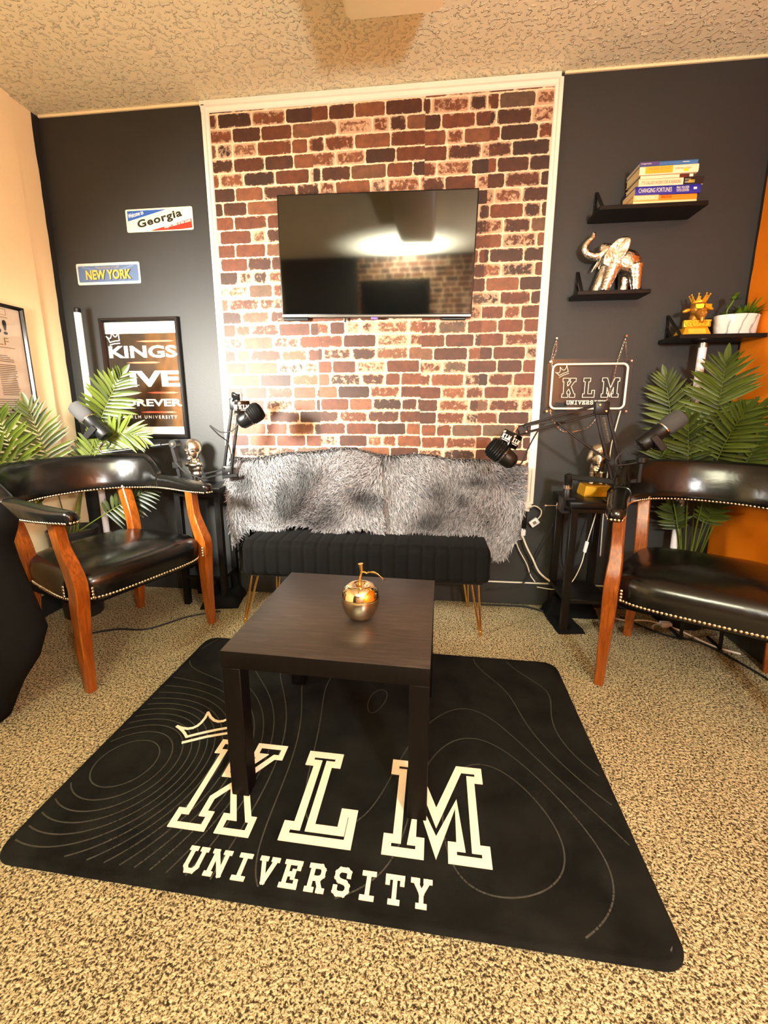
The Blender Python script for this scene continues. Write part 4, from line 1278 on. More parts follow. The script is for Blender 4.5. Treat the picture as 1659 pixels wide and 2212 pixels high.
def scissor_arm(label, base, joint, elbow, tip, loc_floor, span=0.022, bracket=True, foot=None):
    t = thing('microphone_arm', label, 'microphone arm', loc_floor)
    base, joint, elbow, tip = map(Vector, (base, joint, elbow, tip))
    b = MB()
    b.rbox(base.x-0.022, base.x+0.022, base.y-0.014, base.y+0.020, base.z-0.0005, base.z+0.012, 0.003, 1)
    b.tube([base+Vector((0, 0, 0.010)), base+Vector((0, 0, 0.045))], [0.014, 0.012], 14)
    obj('clamp', b, M['black_metal'], t)
    if (joint-base).length > 0.09:
        b = MB(); pair(b, base+Vector((0, 0, 0.040)), joint, 0.011, 0.009, NY); obj('base_bar', b, M['black_metal'], t)
    else:
        b = MB(); b.tube([base+Vector((0, 0, 0.035)), joint], 0.009, 12); obj('pivot_post', b, M['black_metal'], t)
    b = MB(); pair(b, joint, elbow, span, 0.0135, NY); obj('lower_bars', b, M['black_metal'], t)
    b = MB(); pair(b, elbow, tip, span*0.72, 0.0105, NY); obj('upper_bars', b, M['black_metal'], t)
    for c, sc in ((joint, 1.0), (elbow, 1.1)):
        b = MB(); mt = Matrix.Translation(c)
        b.rbox(-0.028*sc, 0.028*sc, -0.012, 0.012, -0.026*sc, 0.026*sc, 0.007, 2, 0, mt); j = obj('joint_plate', b, M['black_metal'], t)
        for (dx, dz) in ((-0.014, 0.014), (0.014, -0.012)):
            b = MB(); knob(b, c+Vector((dx, -0.0155, dz)), NY, 0.0048, 0.008); obj('bolt', b, M['chrome'], j)
    d = (tip-elbow).normalized()
    b = MB(); mt = ortho(tip, tip+d, (0, -1, 0)); b.rbox(-0.020, 0.020, -0.008, 0.008, -0.008, 0.034, 0.004, 1, 0, mt); j = obj('end_bracket', b, M['black_metal'], t)
    for dx in (-0.012, 0.012):
        b = MB(); knob(b, tip+mt.to_3x3() @ Vector((dx, 0.0115, 0.002)), NY, 0.0045, 0.007); obj('bolt', b, M['chrome'], j)
    # springs
    b = MB(); s0 = elbow.lerp(joint, 0.12); s1 = elbow.lerp(joint, 0.45); sp = []
    for i in range(120):
        tt = i/119; c = s0.lerp(s1, tt); a = tt*22*2*PI; tx = (s1-s0).normalized(); ox = Vector(NY).cross(tx)
        sp.append(c+ox*math.cos(a)*0.005+Vector(NY)*math.sin(a)*0.005)
    b.tube(sp, 0.0011, 5); obj('spring', b, M['dull_silver'], t)
    return t
def broadcast_mic(label, tail, head, r=0.031, cable=None, up_=(0, 0, 1)):
    """long broadcast microphone: grey foam windscreen, black body, yoke"""
    tail, head = Vector(tail), Vector(head); Ln = (head-tail).length
    t = thing('broadcast_microphone', label, 'microphone', tuple((tail+head)/2))
    mt = ortho(tail, head, up_)
    f = Ln
    b = MB(); b.lathe([(r*0.60, 0.0), (r*0.92, 0.003), (r, 0.008), (r, f*0.30), (r*0.96, f*0.31), (r*0.96, f*0.54)], 28, 0, mt); body = obj('body', b, M['black_metal'], t)
    b = MB(); b.lathe([(r*1.0, f*0.54), (r*1.03, f*0.545), (r*1.03, f*0.565), (r*1.0, f*0.57)], 28, 0, mt); obj('ring', b, M['chrome'], t)
    b = MB(); b.lathe([(r*0.98, f*0.57), (r*1.12, f*0.60), (r*1.14, f*0.75), (r*1.12, f*0.90), (r*1.0, f*0.97), (r*0.75, f*0.995), (r*0.02, f)], 28, 0, mt); obj('foam_windscreen', b, M['grey_foam'], t)
    b = MB()
    for s in (-1, 1):
        b.rbox(s*(r+0.004)-0.003, s*(r+0.004)+0.003, -r*1.6, r*0.35, f*0.20, f*0.34, 0.002, 1, 0, mt)
    b.rbox(-r-0.006, r+0.006, -r*1.85, -r*1.45, f*0.20, f*0.34, 0.003, 1, 0, mt); obj('yoke', b, M['black_metal'], t)
    if cable:
        b = MB(); b.tube(spline([mt @ Vector((0, 0, 0.0))]+[Vector(c) for c in cable], 8), 0.0032, 8); obj('cable', b, M['black_cable'], t)
    return t
def flag_mic(label, tail, head, cube_c, cube_rot, r=0.040, cable=None, cube_s=0.062):
    """chunky dynamic microphone with a station cube on its mount"""
    tail, head = Vector(tail), Vector(head); Ln = (head-tail).length
    t = thing('studio_microphone', label, 'microphone', tuple((tail+head)/2))
    mt = ortho(tail, head); f = Ln
    b = MB(); b.lathe([(r*0.30, 0.0), (r*0.55, 0.004), (r*0.80, f*0.12), (r*0.86, f*0.28), (r*0.90, f*0.46), (r*0.90, f*0.50)], 28, 0, mt); obj('body', b, M['black_plastic'], t)
    b = MB(); b.lathe([(r*0.92, f*0.44), (r*0.97, f*0.46), (r*0.97, f*0.475), (r*0.92, f*0.49)], 28, 0, mt); obj('ring', b, M['silver_strip'], t)
    b = MB(); b.lathe([(r*0.90, f*0.50), (r*1.0, f*0.53), (r*1.02, f*0.72), (r*0.98, f*0.85), (r*0.82, f*0.945), (r*0.5, f*0.99), (r*0.02, f)], 28, 0, mt); g = obj('grille', b, M['black_cloth'], t)
    for k in range(5):
        b = MB(); zz = f*(0.58+0.075*k); rk = r*(1.035 if k < 3 else (1.0 if k == 3 else 0.93))
        b.lathe([(rk*0.98, zz-0.002), (rk, zz), (rk*0.98, zz+0.002)], 28, 0, mt); obj('grille_rib', b, M['black_plastic'], g)
    # yoke up to the cube
    cc = Vector(cube_c); b = MB()
    mid = tail.lerp(head, 0.45)
    b.bar(mid+Vector((0, -r*0.9, 0)), cc+Vector((0, -0.004, -cube_s*0.45)), 0.010, 0.020); b.bar(mid+Vector((0, r*0.9, 0)), cc+Vector((0, 0.004, -cube_s*0.45)), 0.010, 0.020)
    obj('yoke', b, M['black_metal'], t)
    rm = Matrix.Translation(cc) @ cube_rot; h = cube_s/2
    b = MB(); b.rbox(-h, h, -h, h, -h, h, 0.004, 2, 0, rm); cb = obj('flag_cube', b, M['black_gloss'], t)
    for (ax, nx) in (((1, 0, 0), (0, -1, 0)), ((0, -1, 0), (-1, 0, 0)), ((0, 1, 0), (1, 0, 0))):
        n_ = Vector(nx); fm = rm @ frame(n_*(h+0.0003), ax, (0, 0, 1))
        b = MB()
        for ch, ox in (('K', -0.023), ('L', -0.0055), ('M', 0.0095)): b.prism(block_poly(ch, ox, -0.008, 0.0135 if ch != 'M' else 0.0155, 0.020), 0.0004, 0, fm)
        b.box(-0.016, 0.018, -0.0145, -0.0115, 0, 0.0004, 0, fm)
        obj('lettering', b, M['print_white'], cb, smooth=False)
        b = MB(); crown2d(b, -0.026, 0.013, 0.013, 0.010, 0.0011, 0.0004, fm, R(20)); obj('crown_drawing', b, M['print_white'], cb, smooth=False)
    b = MB(); b.tube([cc+rm.to_3x3() @ Vector((0, 0, h-0.002)), cc+rm.to_3x3() @ Vector((0, 0, h+0.032))], 0.0055, 10); obj('stem', b, M['chrome'], t)
    if cable:
        b = MB(); b.tube(spline([tail]+[Vector(c) for c in cable], 8), 0.0034, 8); obj('cable', b, M['black_cable'], t)
    return t

# left table: one arm to the broadcast microphone by the palm, one to the cube microphone before the brick
t = thing('microphone_arm', 'low black boom arm reaching left from the left side table to the palm', 'microphone arm', (-1.175, -0.20, 0.668))
y = -0.20
b = MB(); b.rbox(-1.205, -1.150, y-0.030, y+0.03, 0.6685, 0.690, 0.003, 1); b.tube([(-1.176, y, 0.688), (-1.176, y, 0.715)], [0.018, 0.014], 14); obj('clamp', b, M['black_metal'], t)
b = MB(); b.bar((-1.178, y, 0.712), (-1.207, y, 0.876), 0.030, 0.024); obj('post', b, M['black_metal'], t)
b = MB(); b.rbox(-1.214, -1.176, y-0.018, y+0.018, 0.765, 0.800, 0.003, 1); obj('collar', b, M['black_plastic'], t)
b = MB(); b.tube([(-1.197, y-0.022, 0.893), (-1.197, y+0.022, 0.893)], 0.021, 18); j = obj('elbow_joint', b, M['black_metal'], t)
b = MB(); b.tube([(-1.197, y-0.026, 0.893), (-1.197, y-0.021, 0.893)], 0.008, 14); obj('bolt', b, M['chrome'], j)
b = MB(); b.tube(spline([(-1.205, y, 0.893), (-1.30, y-0.03, 0.882), (-1.40, y-0.07, 0.868), (-1.475, y-0.10, 0.858)], 5), 0.0085, 12); obj('boom', b, M['black_metal'], t)
b = MB(); b.tube([(-1.262, y-0.018, 0.887), (-1.300, y-0.031, 0.882)], 0.014, 14); obj('sleeve', b, M['black_plastic'], t)
b = MB(); b.tube([(-1.372, y-0.058, 0.872), (-1.398, y-0.068, 0.868)], 0.013, 14); obj('sleeve', b, M['black_plastic'], t)
b = MB(); b.tube(spline([(-1.475, y-0.10, 0.858), (-1.520, y-0.115, 0.856), (-1.527, y-0.118, 0.880), (-1.505, y-0.115, 0.905)], 6), 0.0065, 10); obj('hook_end', b, M['chrome'], t)
b = MB(); b.tube(spline([(-1.19, y-0.02, 0.80), (-1.14, y-0.02, 0.745), (-1.08, y-0.01, 0.72), (-1.04, y, 0.700)], 6), 0.004, 8); obj('cable', b, M['black_cable'], t)
broadcast_mic('black broadcast microphone with grey foam pointing up left beside the left palm', (-1.465, -0.335, 0.935), (-1.612, -0.345, 1.093), 0.034,
              cable=[(-1.472, -0.31, 0.90), (-1.50, -0.30, 0.875), (-1.47, -0.29, 0.862)])
t = scissor_arm('upright black scissor arm on the left side table, before the brick edge', (-1.115, -0.175, 0.6685), (-0.925, -0.190, 0.755), (-0.845, -0.215, 1.095), (-0.835, -0.235, 1.118), (-1.115, -0.175, 0.6685), 0.019)
b = MB(); b.bar((-0.950, -0.20, 0.722), (-0.865, -0.205, 0.735), 0.012, 0.018); obj('handle', b, M['black_metal'], t)
b = MB(); b.rbox(-0.856, -0.812, -0.222, -0.218, 1.080, 1.150, 0.002, 1); obj('side_plate', b, M['silver_strip'], t)
flag_mic('black studio microphone with a KLM cube, at the left edge of the brick', (-0.800, -0.300, 1.000), (-0.690, -0.270, 1.072), (-0.778, -0.300, 1.078), Matrix.Rotation(R(42), 4, 'Z'), 0.046,
         cable=[(-0.84, -0.30, 0.965), (-0.90, -0.29, 0.960), (-0.955, -0.28, 0.990), (-0.925, -0.26, 0.945), (-0.895, -0.23, 0.905), (-0.885, -0.22, 0.83)], cube_s=0.060)

# right table
t = scissor_arm('tall black scissor arm over the right side table, reaching left to the brick', (0.935, -0.285, 0.6535), (0.950, -0.320, 0.745), (0.848, -0.320, 1.072), (0.530, -0.345, 0.984), (0.935, -0.285, 0.6535), 0.024)
b = MB(); b.tube(spline([(0.520, -0.362, 0.995), (0.60, -0.365, 1.012), (0.665, -0.362, 1.018), (0.69, -0.356, 1.012)], 5), 0.004, 8); obj('cable_run', b, M['black_cable'], t)
b = MB(); b.tube(spline([(0.64, -0.350, 1.03), (0.735, -0.345, 0.955), (0.83, -0.340, 0.890), (0.905, -0.335, 0.845)], 6), 0.0048, 8); obj('sagging_cable', b, M['black_cable'], t)
flag_mic('black studio microphone with a tilted KLM cube, right of the fur throws', (0.478, -0.430, 0.838), (0.366, -0.420, 0.922), (0.458, -0.400, 0.942), Matrix.Rotation(R(26), 4, 'Y') @ Matrix.Rotation(R(40), 4, 'Z'), 0.044,
         cable=[(0.505, -0.425, 0.842), (0.535, -0.40, 0.905), (0.575, -0.375, 0.975), (0.605, -0.365, 1.010)], cube_s=0.062)
t = thing('microphone_arm', 'low black boom arm lying along the right side table toward the armchair', 'microphone arm', (0.735, -0.26, 0.62))
b = MB(); b.rbox(0.735, 0.790, -0.285, -0.235, 0.6535, 0.668, 0.003, 1); b.rbox(0.728, 0.742, -0.285, -0.235, 0.600, 0.668, 0.002, 1); b.rbox(0.735, 0.790, -0.285, -0.235, 0.590, 0.605, 0.002, 1); obj('clamp', b, M['black_metal'], t)
b = MB(); b.tube([(0.665, -0.26, 0.6225), (0.730, -0.26, 0.6225)], 0.0024, 8); b.tube([(0.662, -0.26, 0.6225), (0.668, -0.26, 0.6225)], 0.005, 8); b.bar((0.716, -0.26, 0.607), (0.716, -0.26, 0.638), 0.004); obj('clamp_screw', b, M['chrome'], t)
b = MB(); b.lathe([(0.020, 0.668), (0.020, 0.700), (0.017, 0.705), (0.0165, 0.735), (0.018, 0.737), (0.019, 0.770), (0.010, 0.776)], 20, 0, Matrix.Translation((0.757, -0.26, 0))); obj('post', b, M['black_metal'], t)
b = MB(); b.tube([(0.757, -0.26, 0.706), (0.757, -0.26, 0.722)], 0.0205, 20); obj('post_ring', b, M['chrome'], t)
b = MB(); b.bar((0.757, -0.262, 0.762), (0.955, -0.345, 0.752), 0.018, 0.024); obj('boom', b, M['black_metal'], t)
b = MB(); b.bar((0.955, -0.345, 0.752), (1.000, -0.400, 0.772), 0.016, 0.018); b.tube([(0.998, -0.400, 0.765), (1.000, -0.400, 0.850)], 0.0095, 12); obj('upright_end', b, M['black_metal'], t)
b = MB(); b.lathe([(0.014, 0.845), (0.022, 0.850), (0.022, 0.870), (0.012, 0.880)], 16, 0, Matrix.Translation((1.000, -0.400, 0))); obj('swivel', b, M['black_plastic'], t)
broadcast_mic('black broadcast microphone with dark foam pointing up right beside the right palm', (0.985, -0.400, 0.918), (1.132, -0.410, 1.045), 0.033,
              cable=[(0.945, -0.400, 0.912), (0.905, -0.398, 0.875), (0.900, -0.396, 0.838), (0.935, -0.396, 0.838), (0.985, -0.400, 0.848)])

# ------------------------------------------------------------------ wall shelves
def shelf(label, x0, x1, z, depth):
    t = thing('wall_shelf', label, 'shelf', ((x0+x1)/2, 0.0, z))
    b = MB(); b.rbox(x0, x1, -depth, -0.002, z-0.018, z, 0.002, 1); obj('board', b, M['black_laminate'], t)
    for x in (x0+0.030, x1-0.030):
        b = MB(); y1 = -0.004; y0 = -depth*0.72; zt = z+0.110; w_ = 0.006
        b.bar((x, y1, z-0.002), (x, y1, zt), 0.014, w_); b.bar((x, y1-0.001, zt), (x, y0, z+0.001), 0.014, w_); b.bar((x, y1, z+0.055), (x, y0*0.45, z+0.001), 0.010, w_*0.8)
        obj('bracket', b, M['black_metal'], t)
    return t
S1, S2, S3 = 1.926, 1.592, 1.388
shelf('top black wall shelf holding a pile of books', 0.822, 1.258, S1, 0.150)
shelf('short middle black wall shelf under the silver elephant', 0.768, 1.082, S2, 0.125)
shelf('lowest black wall shelf by the orange wall, holding trophy and planter', 1.195, 1.548, S3, 0.185)

# books
def book(label, x0, x1, z, th, depth, rotdeg, cover, spine_bits, yfront=-0.140, soft=True):
    t = thing('book', label, 'book', ((x0+x1)/2, yfront+depth/2, z), 0, 'books piled on the top shelf')
    w_ = x1-x0; mt = Matrix.Translation(((x0+x1)/2, yfront, z)) @ Matrix.Rotation(R(rotdeg), 4, 'Z')
    ct = 0.0016
    b = MB()
    b.box(-w_/2, w_/2, 0, depth, 0, ct, 0, mt); b.box(-w_/2, w_/2, 0, depth, th-ct, th, 0, mt)
    n = 6; vs = []
    for i in range(n+1):
        a = -PI/2+PI*i/n; yy = -0.0035*math.cos(a); zz = th/2+th/2*math.sin(a)
        vs += [(-w_/2, yy, zz), (w_/2, yy, zz)]
    for i in range(n+1):
        a = -PI/2+PI*i/n; yy = 0.0016-0.0035*math.cos(a); zz = th/2+(th/2-ct*0.5)*math.sin(a)
        vs += [(-w_/2, yy, zz), (w_/2, yy, zz)]
    o = 2*(n+1); fs = []
    for i in range(n):
        fs.append((2*i, 2*i+1, 2*i+3, 2*i+2)); fs.append((o+2*i, o+2*i+2, o+2*i+3, o+2*i+1))
        fs.append((2*i, 2*i+2, o+2*i+2, o+2*i)); fs.append((2*i+1, o+2*i+1, o+2*i+3, 2*i+3))
    b.add(vs, fs, 0, mt); obj('cover', b, cover, t)
    b = MB(); b.box(-w_/2+0.0025, w_/2-0.0025, 0.0012, depth-0.003, ct, th-ct, 0, mt); obj('pages', b, M['pages'], t)
    fm = mt @ frame((0, -0.0037, 0), (1, 0, 0), (0, 0, 1))
    for bit in spine_bits:
        if bit[0] == 'patch':
            _, xa, xb, za, zb, mm = bit; b = MB(); b.box(-w_/2+xa*w_, -w_/2+xb*w_, za*th, zb*th, 0, 0.0003, 0, fm); obj('spine_patch', b, mm, t, smooth=False)
        else:
            _, s_, xa, xb, za, zb, mm, bold = bit
            obj('spine_lettering', text_mb(s_, (xb-xa)*w_, (zb-za)*th, bold, 0.0007, fm @ Matrix.Translation((-w_/2+xa*w_, za*th, 0))), mm, t, smooth=False)
    return t
OR = book_cover('orange_book', srgb(246, 134, 30)); NV = book_cover('royal_blue_book', srgb(24, 30, 150)); CRM = book_cover('cream_book', srgb(240, 220, 184))
BKB = book_cover('black_book', (0.01, 0.009, 0.009, 1)); RD = book_cover('maroon_book', srgb(92, 26, 24)); YW = book_cover('pale_book', srgb(244, 226, 190)); BLU = book_cover('blue_paperback', srgb(56, 108, 170))
PUR = simple('violet_ink', srgb(74, 58, 126), 0.4); GLD = simple('golden_ink', srgb(246, 176, 34), 0.4); YEL = simple('yellow_sticker', srgb(250, 214, 10), 0.4)
z = S1+0.0005
book('orange hardback at the bottom of the book pile', 0.957, 1.212, z, 0.032, 0.128, 1.0, OR, [('patch', 0, 0.40, 0.36, 1.0, simple('peach_ink', srgb(250, 190, 120), 0.4)), ('text', 'FREAKONOMICS', 0.03, 0.38, 0.50, 0.88, M['sheet_white'], 0.01), ('text', 'REVISED EDITION', 0.44, 0.60, 0.55, 0.85, RD, 0.0), ('patch', 0, 1.0, 0.0, 0.28, M['pages'])], -0.140)
z += 0.0325
book('royal blue hardback with white spine letters', 0.962, 1.222, z, 0.034, 0.128, 0.6, NV, [('text', 'CHANGING FORTUNES', 0.05, 0.56, 0.25, 0.75, M['sheet_white'], 0.0), ('text', 'PAUL VOLCKER', 0.63, 0.82, 0.53, 0.80, M['sheet_white'], 0.01), ('text', 'TOYOO GYOHTEN', 0.63, 0.82, 0.20, 0.47, M['sheet_white'], 0.01), ('patch', 0.89, 0.94, 0.4, 0.65, M['sheet_white'])], -0.141)
z += 0.0345
book('cream book with black right end and yellow sticker', 0.974, 1.232, z, 0.029, 0.122, 0.8, CRM, [('patch', 0.69, 1.0, 0.02, 0.98, BKB), ('text', "IT'S CALLED WORK FOR A REASON!", 0.04, 0.65, 0.25, 0.68, M['tan_ink'], 0.005), ('patch', 0.71, 0.86, 0.22, 0.46, M['sheet_white']), ('patch', 0.71, 0.80, 0.56, 0.8, M['sheet_white']), ('patch', 0.77, 0.865, 0.24, 0.62, YEL)], -0.136)
z += 0.0295
book('thin maroon book in the middle of the pile', 0.980, 1.196, z, 0.013, 0.120, 0.2, RD, [('patch', 0, 0.72, 0.05, 0.95, CRM), ('patch', 0.90, 0.97, 0.1, 0.9, M['sheet_white'])], -0.132)
z += 0.0135
book('pale book with an orange title block on its spine', 0.971, 1.202, z, 0.031, 0.128, -0.6, YW, [('patch', 0.10, 0.565, 0.10, 0.93, GLD), ('text', 'THE SPEED OF TRUST', 0.15, 0.53, 0.50, 0.78, M['tan_ink'], 0.01), ('text', 'the one thing that changes everything', 0.17, 0.50, 0.22, 0.36, M['tan_ink'], 0.0), ('text', 'STEPHEN COVEY', 0.60, 0.88, 0.42, 0.62, M['grey_ink'], 0.0), ('patch', 0.75, 0.83, 0.16, 0.48, YEL)], -0.142)
z += 0.0315
book('thin blue paperback on top of the book pile', 0.969, 1.197, z, 0.016, 0.128, -0.2, BLU, [('patch', 0, 0.34, 0.05, 0.95, PUR), ('text', 'magnetic', 0.02, 0.20, 0.3, 0.7, M['sheet_white'], 0.0), ('patch', 0.74, 0.85, 0.45, 0.58, M['sheet_white'])], -0.142)

# silver elephant
t = thing('elephant_figurine', 'hammered silver elephant with raised trunk on the middle shelf', 'figurine', (0.95, -0.065, S2))
b = MB(); ox, oy, oz = 0.0, -0.066, S2
def ell(c, r, rot=0.0):
    mt = Matrix.Translation((c[0], oy+c[1], oz+c[2])) @ Matrix.Rotation(rot, 4, 'Y'); b.ball((0, 0, 0), r, 20, 0, mt)
ell((0.984, 0, 0.128), (0.064, 0.047, 0.056), R(10)); ell((1.014, 0, 0.112), (0.038, 0.042, 0.056)); ell((0.945, 0, 0.130), (0.046, 0.042, 0.046))
ell((0.900, 0, 0.176), (0.036, 0.030, 0.034)); ell((0.886, 0, 0.192), (0.024, 0.022, 0.021)); ell((0.872, 0, 0.158), (0.024, 0.020, 0.020)); ell((0.922, 0, 0.152), (0.034, 0.032, 0.036))
P = spline([(0.878, oy, oz+0.164), (0.846, oy, oz+0.158), (0.815, oy, oz+0.170), (0.800, oy, oz+0.196), (0.814, oy, oz+0.222), (0.834, oy, oz+0.240), (0.834, oy, oz+0.260)], 6)
b.tube(P, [lerp(0.021, 0.0080, i/(len(P)-1)) for i in range(len(P))], 14)
for (x, y, xf) in ((0.928, -0.022, 0.893), (0.915, 0.022, 0.866), (1.018, -0.022, 1.032), (0.998, 0.024, 0.992)):
    P = spline([(x, oy+y, oz+0.112), (lerp(x, xf, 0.5), oy+y, oz+0.060), (xf, oy+y, oz+0.002)], 5)
    b.tube(P, [lerp(0.034, 0.0205, min(1, i/(len(P)-1)*1.15)) for i in range(len(P))], 14)
b.tube(spline([(1.046, oy, oz+0.125), (1.058, oy, oz+0.095), (1.054, oy, oz+0.070)], 5), 0.004, 8)
obj('body', blob(b, 0.0036, 4), M['hammered'], t, sharp=80)
for sd in (-1, 1):
    b = MB()
    def ear(u, v, sd=sd):
        # a broad oval flap, hinged along its front lower side
        a = 2*PI*u; la = v*0.068*math.cos(a); sb = v*0.037*math.sin(a)
        ca, sa = math.cos(R(54)), math.sin(R(54))
        x = 0.925+la*ca+sb*sa; zz = 0.163+la*sa-sb*ca
        return (x, oy+sd*(0.036+0.020*max(0.0, (la*0.5+sb)/0.05)+0.003*math.sin(5*a)*v*v), oz+zz)
    b.grid(ear, 40, 8, wrap=True)
    o = obj('ear', b, M['hammered'], t, sharp=80); sm = o.modifiers.new('thickness', 'SOLIDIFY'); sm.thickness = 0.004; sm.offset = 0
    b = MB(); P = spline([(0.872, oy+sd*0.014, oz+0.146), (0.856, oy+sd*0.020, oz+0.118), (0.846, oy+sd*0.022, oz+0.098)], 5); b.tube(P, [lerp(0.0055, 0.0015, i/(len(P)-1)) for i in range(len(P))], 8); obj('tusk', b, M['hammered'], t)

# trophy: crowned goat head in sunglasses
gx, gy, gz = 1.287, -0.100, S3
t = thing('goat_trophy', 'gold crowned goat-head trophy in sunglasses on the lowest shelf', 'trophy', (gx, gy, gz))
b = MB(); vs = []
for (s, z) in ((1.0, 0.0005), (1.0, 0.006), (0.80, 0.034), (0.78, 0.036)):
    for (sx, sy) in ((-1, -1), (1, -1), (1, 1), (-1, 1)): vs.append((gx+sx*0.058*s, gy+sy*0.042*s, gz+z))
fs = []
for k in range(3):
    for i in range(4): fs.append((k*4+i, k*4+(i+1) % 4, k*4+4+(i+1) % 4, k*4+4+i))
fs += [(3, 2, 1, 0), (12, 13, 14, 15)]
b.add(vs, fs); obj('base', b, M['gold_paint'], t, sharp=20)
b = MB(); fm = frame((gx, gy-0.0402, gz+0.0185), (1, 0, 0), (0, 0.30, 1)); b.box(-0.036, 0.036, -0.0115, 0.0115, 0, 0.0012, 0, fm); pl = obj('plaque', b, simple('bright_gold_plate', srgb(252, 206, 70), 0.3, 0.3), t)
b = MB(); b.box(-0.012, 0.010, 0.002, 0.0035, 0.0012, 0.0015, 0, fm); b.box(-0.017, 0.017, -0.004, -0.0028, 0.0012, 0.0015, 0, fm); obj('engraving', b, M['tan_ink'], pl, smooth=False)
b = MB(); fm = frame((gx, gy-0.032, gz+0.037), (1, 0, 0), (0, 0.10, 1))
b.rbox(-0.056, 0.056, -0.001, 0.030, -0.010, 0.006, 0.003, 2, 0, fm); wd_ = obj('word_block', b, M['gold_paint'], t)
cu = bpy.data.curves.new('l', 'FONT')
bpy.data.curves.remove(cu)
b = MB()
for i, ch in enumerate('GOAT'):
    tb = text_mb(ch, 0.024, 0.026, 0.035, 0.0, None)
    vs = [(x-0.0525+i*0.0272, y+0.0015, 0.0125) for x, y, z in tb.v]
    nV = len(vs)
    # raised letter: the face plus its walls
    from collections import Counter
    ec = Counter()
    for f in tb.f:
        for k in range(len(f)): ec[tuple(sorted((f[k], f[(k+1) % len(f)])))] += 1
    fs = list(tb.f)
    vs2 = [(x, y, 0.0055) for x, y, z in vs]
    for f in tb.f:
        for k in range(len(f)):
            a, c = f[k], f[(k+1) % len(f)]
            if ec[tuple(sorted((a, c)))] == 1: fs.append((a, nV+a, nV+c, c))
    b2 = MB(); b2.add(vs+vs2, fs, 0, fm); obj('raised_letter', b2, simple('bright_gold_letter', srgb(250, 196, 54), 0.35, 0.4) if i == 0 else bpy.data.materials['bright_gold_letter'], wd_, sharp=20)
b = MB()
def gell(c, r, rx=0.0):
    mt = Matrix.Translation((gx+0.012+c[0]*1.15, gy+c[1]*1.15, gz+0.078+(c[2]-0.078)*1.02)) @ Matrix.Rotation(rx, 4, 'X'); b.ball((0, 0, 0), tuple(q*1.15 for q in r), 18, 0, mt)
gell((0, 0.004, 0.078), (0.024, 0.024, 0.030)); gell((0, -0.006, 0.116), (0.030, 0.030, 0.030)); gell((0, -0.026, 0.098), (0.019, 0.022, 0.022), R(25)); gell((0, -0.038, 0.089), (0.014, 0.013, 0.014)); gell((0, -0.030, 0.078), (0.012, 0.013, 0.009)); gell((0, 0.0, 0.136), (0.026, 0.024, 0.018))
gell((-0.006, -0.047, 0.094), (0.006, 0.005, 0.005)); gell((0.006, -0.047, 0.094), (0.006, 0.005, 0.005)); gell((0, -0.040, 0.068), (0.008, 0.006, 0.016))
obj('head', blob(b, 0.003, 3), M['bronze'], t, sharp=80)
for sd in (-1, 1):
    b = MB(); mt = Matrix.Translation((gx+0.012+sd*0.047, gy-0.004, gz+0.120-(0.008 if sd < 0 else 0))) @ Matrix.Rotation(R(18*sd), 4, 'Y'); b.ball((0, 0, 0), (0.019, 0.006, 0.009), 16, 0, mt); e_ = obj('ear', b, M['bronze'], t)
    b = MB(); b.ball((0, -0.004, 0), (0.014, 0.003, 0.006), 14, 0, mt); obj('inner_ear', b, M['gold_paint'], e_)
    b = MB(); fm = frame((gx+0.012+sd*0.0175, gy-0.0440, gz+0.1215), (1, 0.25*sd, 0), (0, 0.1, 1))
    b.prism([(-0.0155, 0.009), (0.0155, 0.009), (0.0145, -0.006), (0.008, -0.0095), (-0.006, -0.0095), (-0.014, -0.005)], 0.0035, 0, fm); obj('sunglass_lens', b, simple('gold_lens', srgb(250, 190, 40), 0.2, 0.5) if sd < 0 else bpy.data.materials['gold_lens'], t, sharp=20)
b = MB(); b.bar((gx+0.012-0.006, gy-0.0425, gz+0.127), (gx+0.012+0.006, gy-0.0425, gz+0.127), 0.003); obj('sunglass_bridge', b, M['gold_paint'], t)
b = MB(); cz_ = gz+0.140; cxx = gx+0.012; cyy = gy-0.002
b.lathe([(0.0265, 0.0), (0.028, 0.002), (0.028, 0.010), (0.0265, 0.012), (0.024, 0.012), (0.024, 0.0)], 28, 0, Matrix.Translation((cxx, cyy, cz_)))
cr = obj('crown', b, M['gold_paint'], t)
for k in range(8):
    a = 2*PI*k/8+0.2; r0 = 0.0268; dx, dy = math.cos(a), math.sin(a)
    b = MB(); p0 = Vector((cxx+dx*r0, cyy+dy*r0, cz_+0.010)); p1 = Vector((cxx+dx*(r0+0.011), cyy+dy*(r0+0.011), cz_+0.036)); tx = Vector((-dy, dx, 0))*0.008; th = Vector((dx, dy, 0))*0.0025
    b.add([p0-tx-th, p0+tx-th, p0+tx+th, p0-tx+th, p1-th*0.5, p1+th*0.5], [(0, 1, 4), (3, 5, 2), (1, 2, 5, 4), (0, 4, 5, 3), (0, 3, 2, 1)]); b.ball(tuple(p1), 0.0038, 10); obj('crown_point', b, M['gold_paint'], cr)

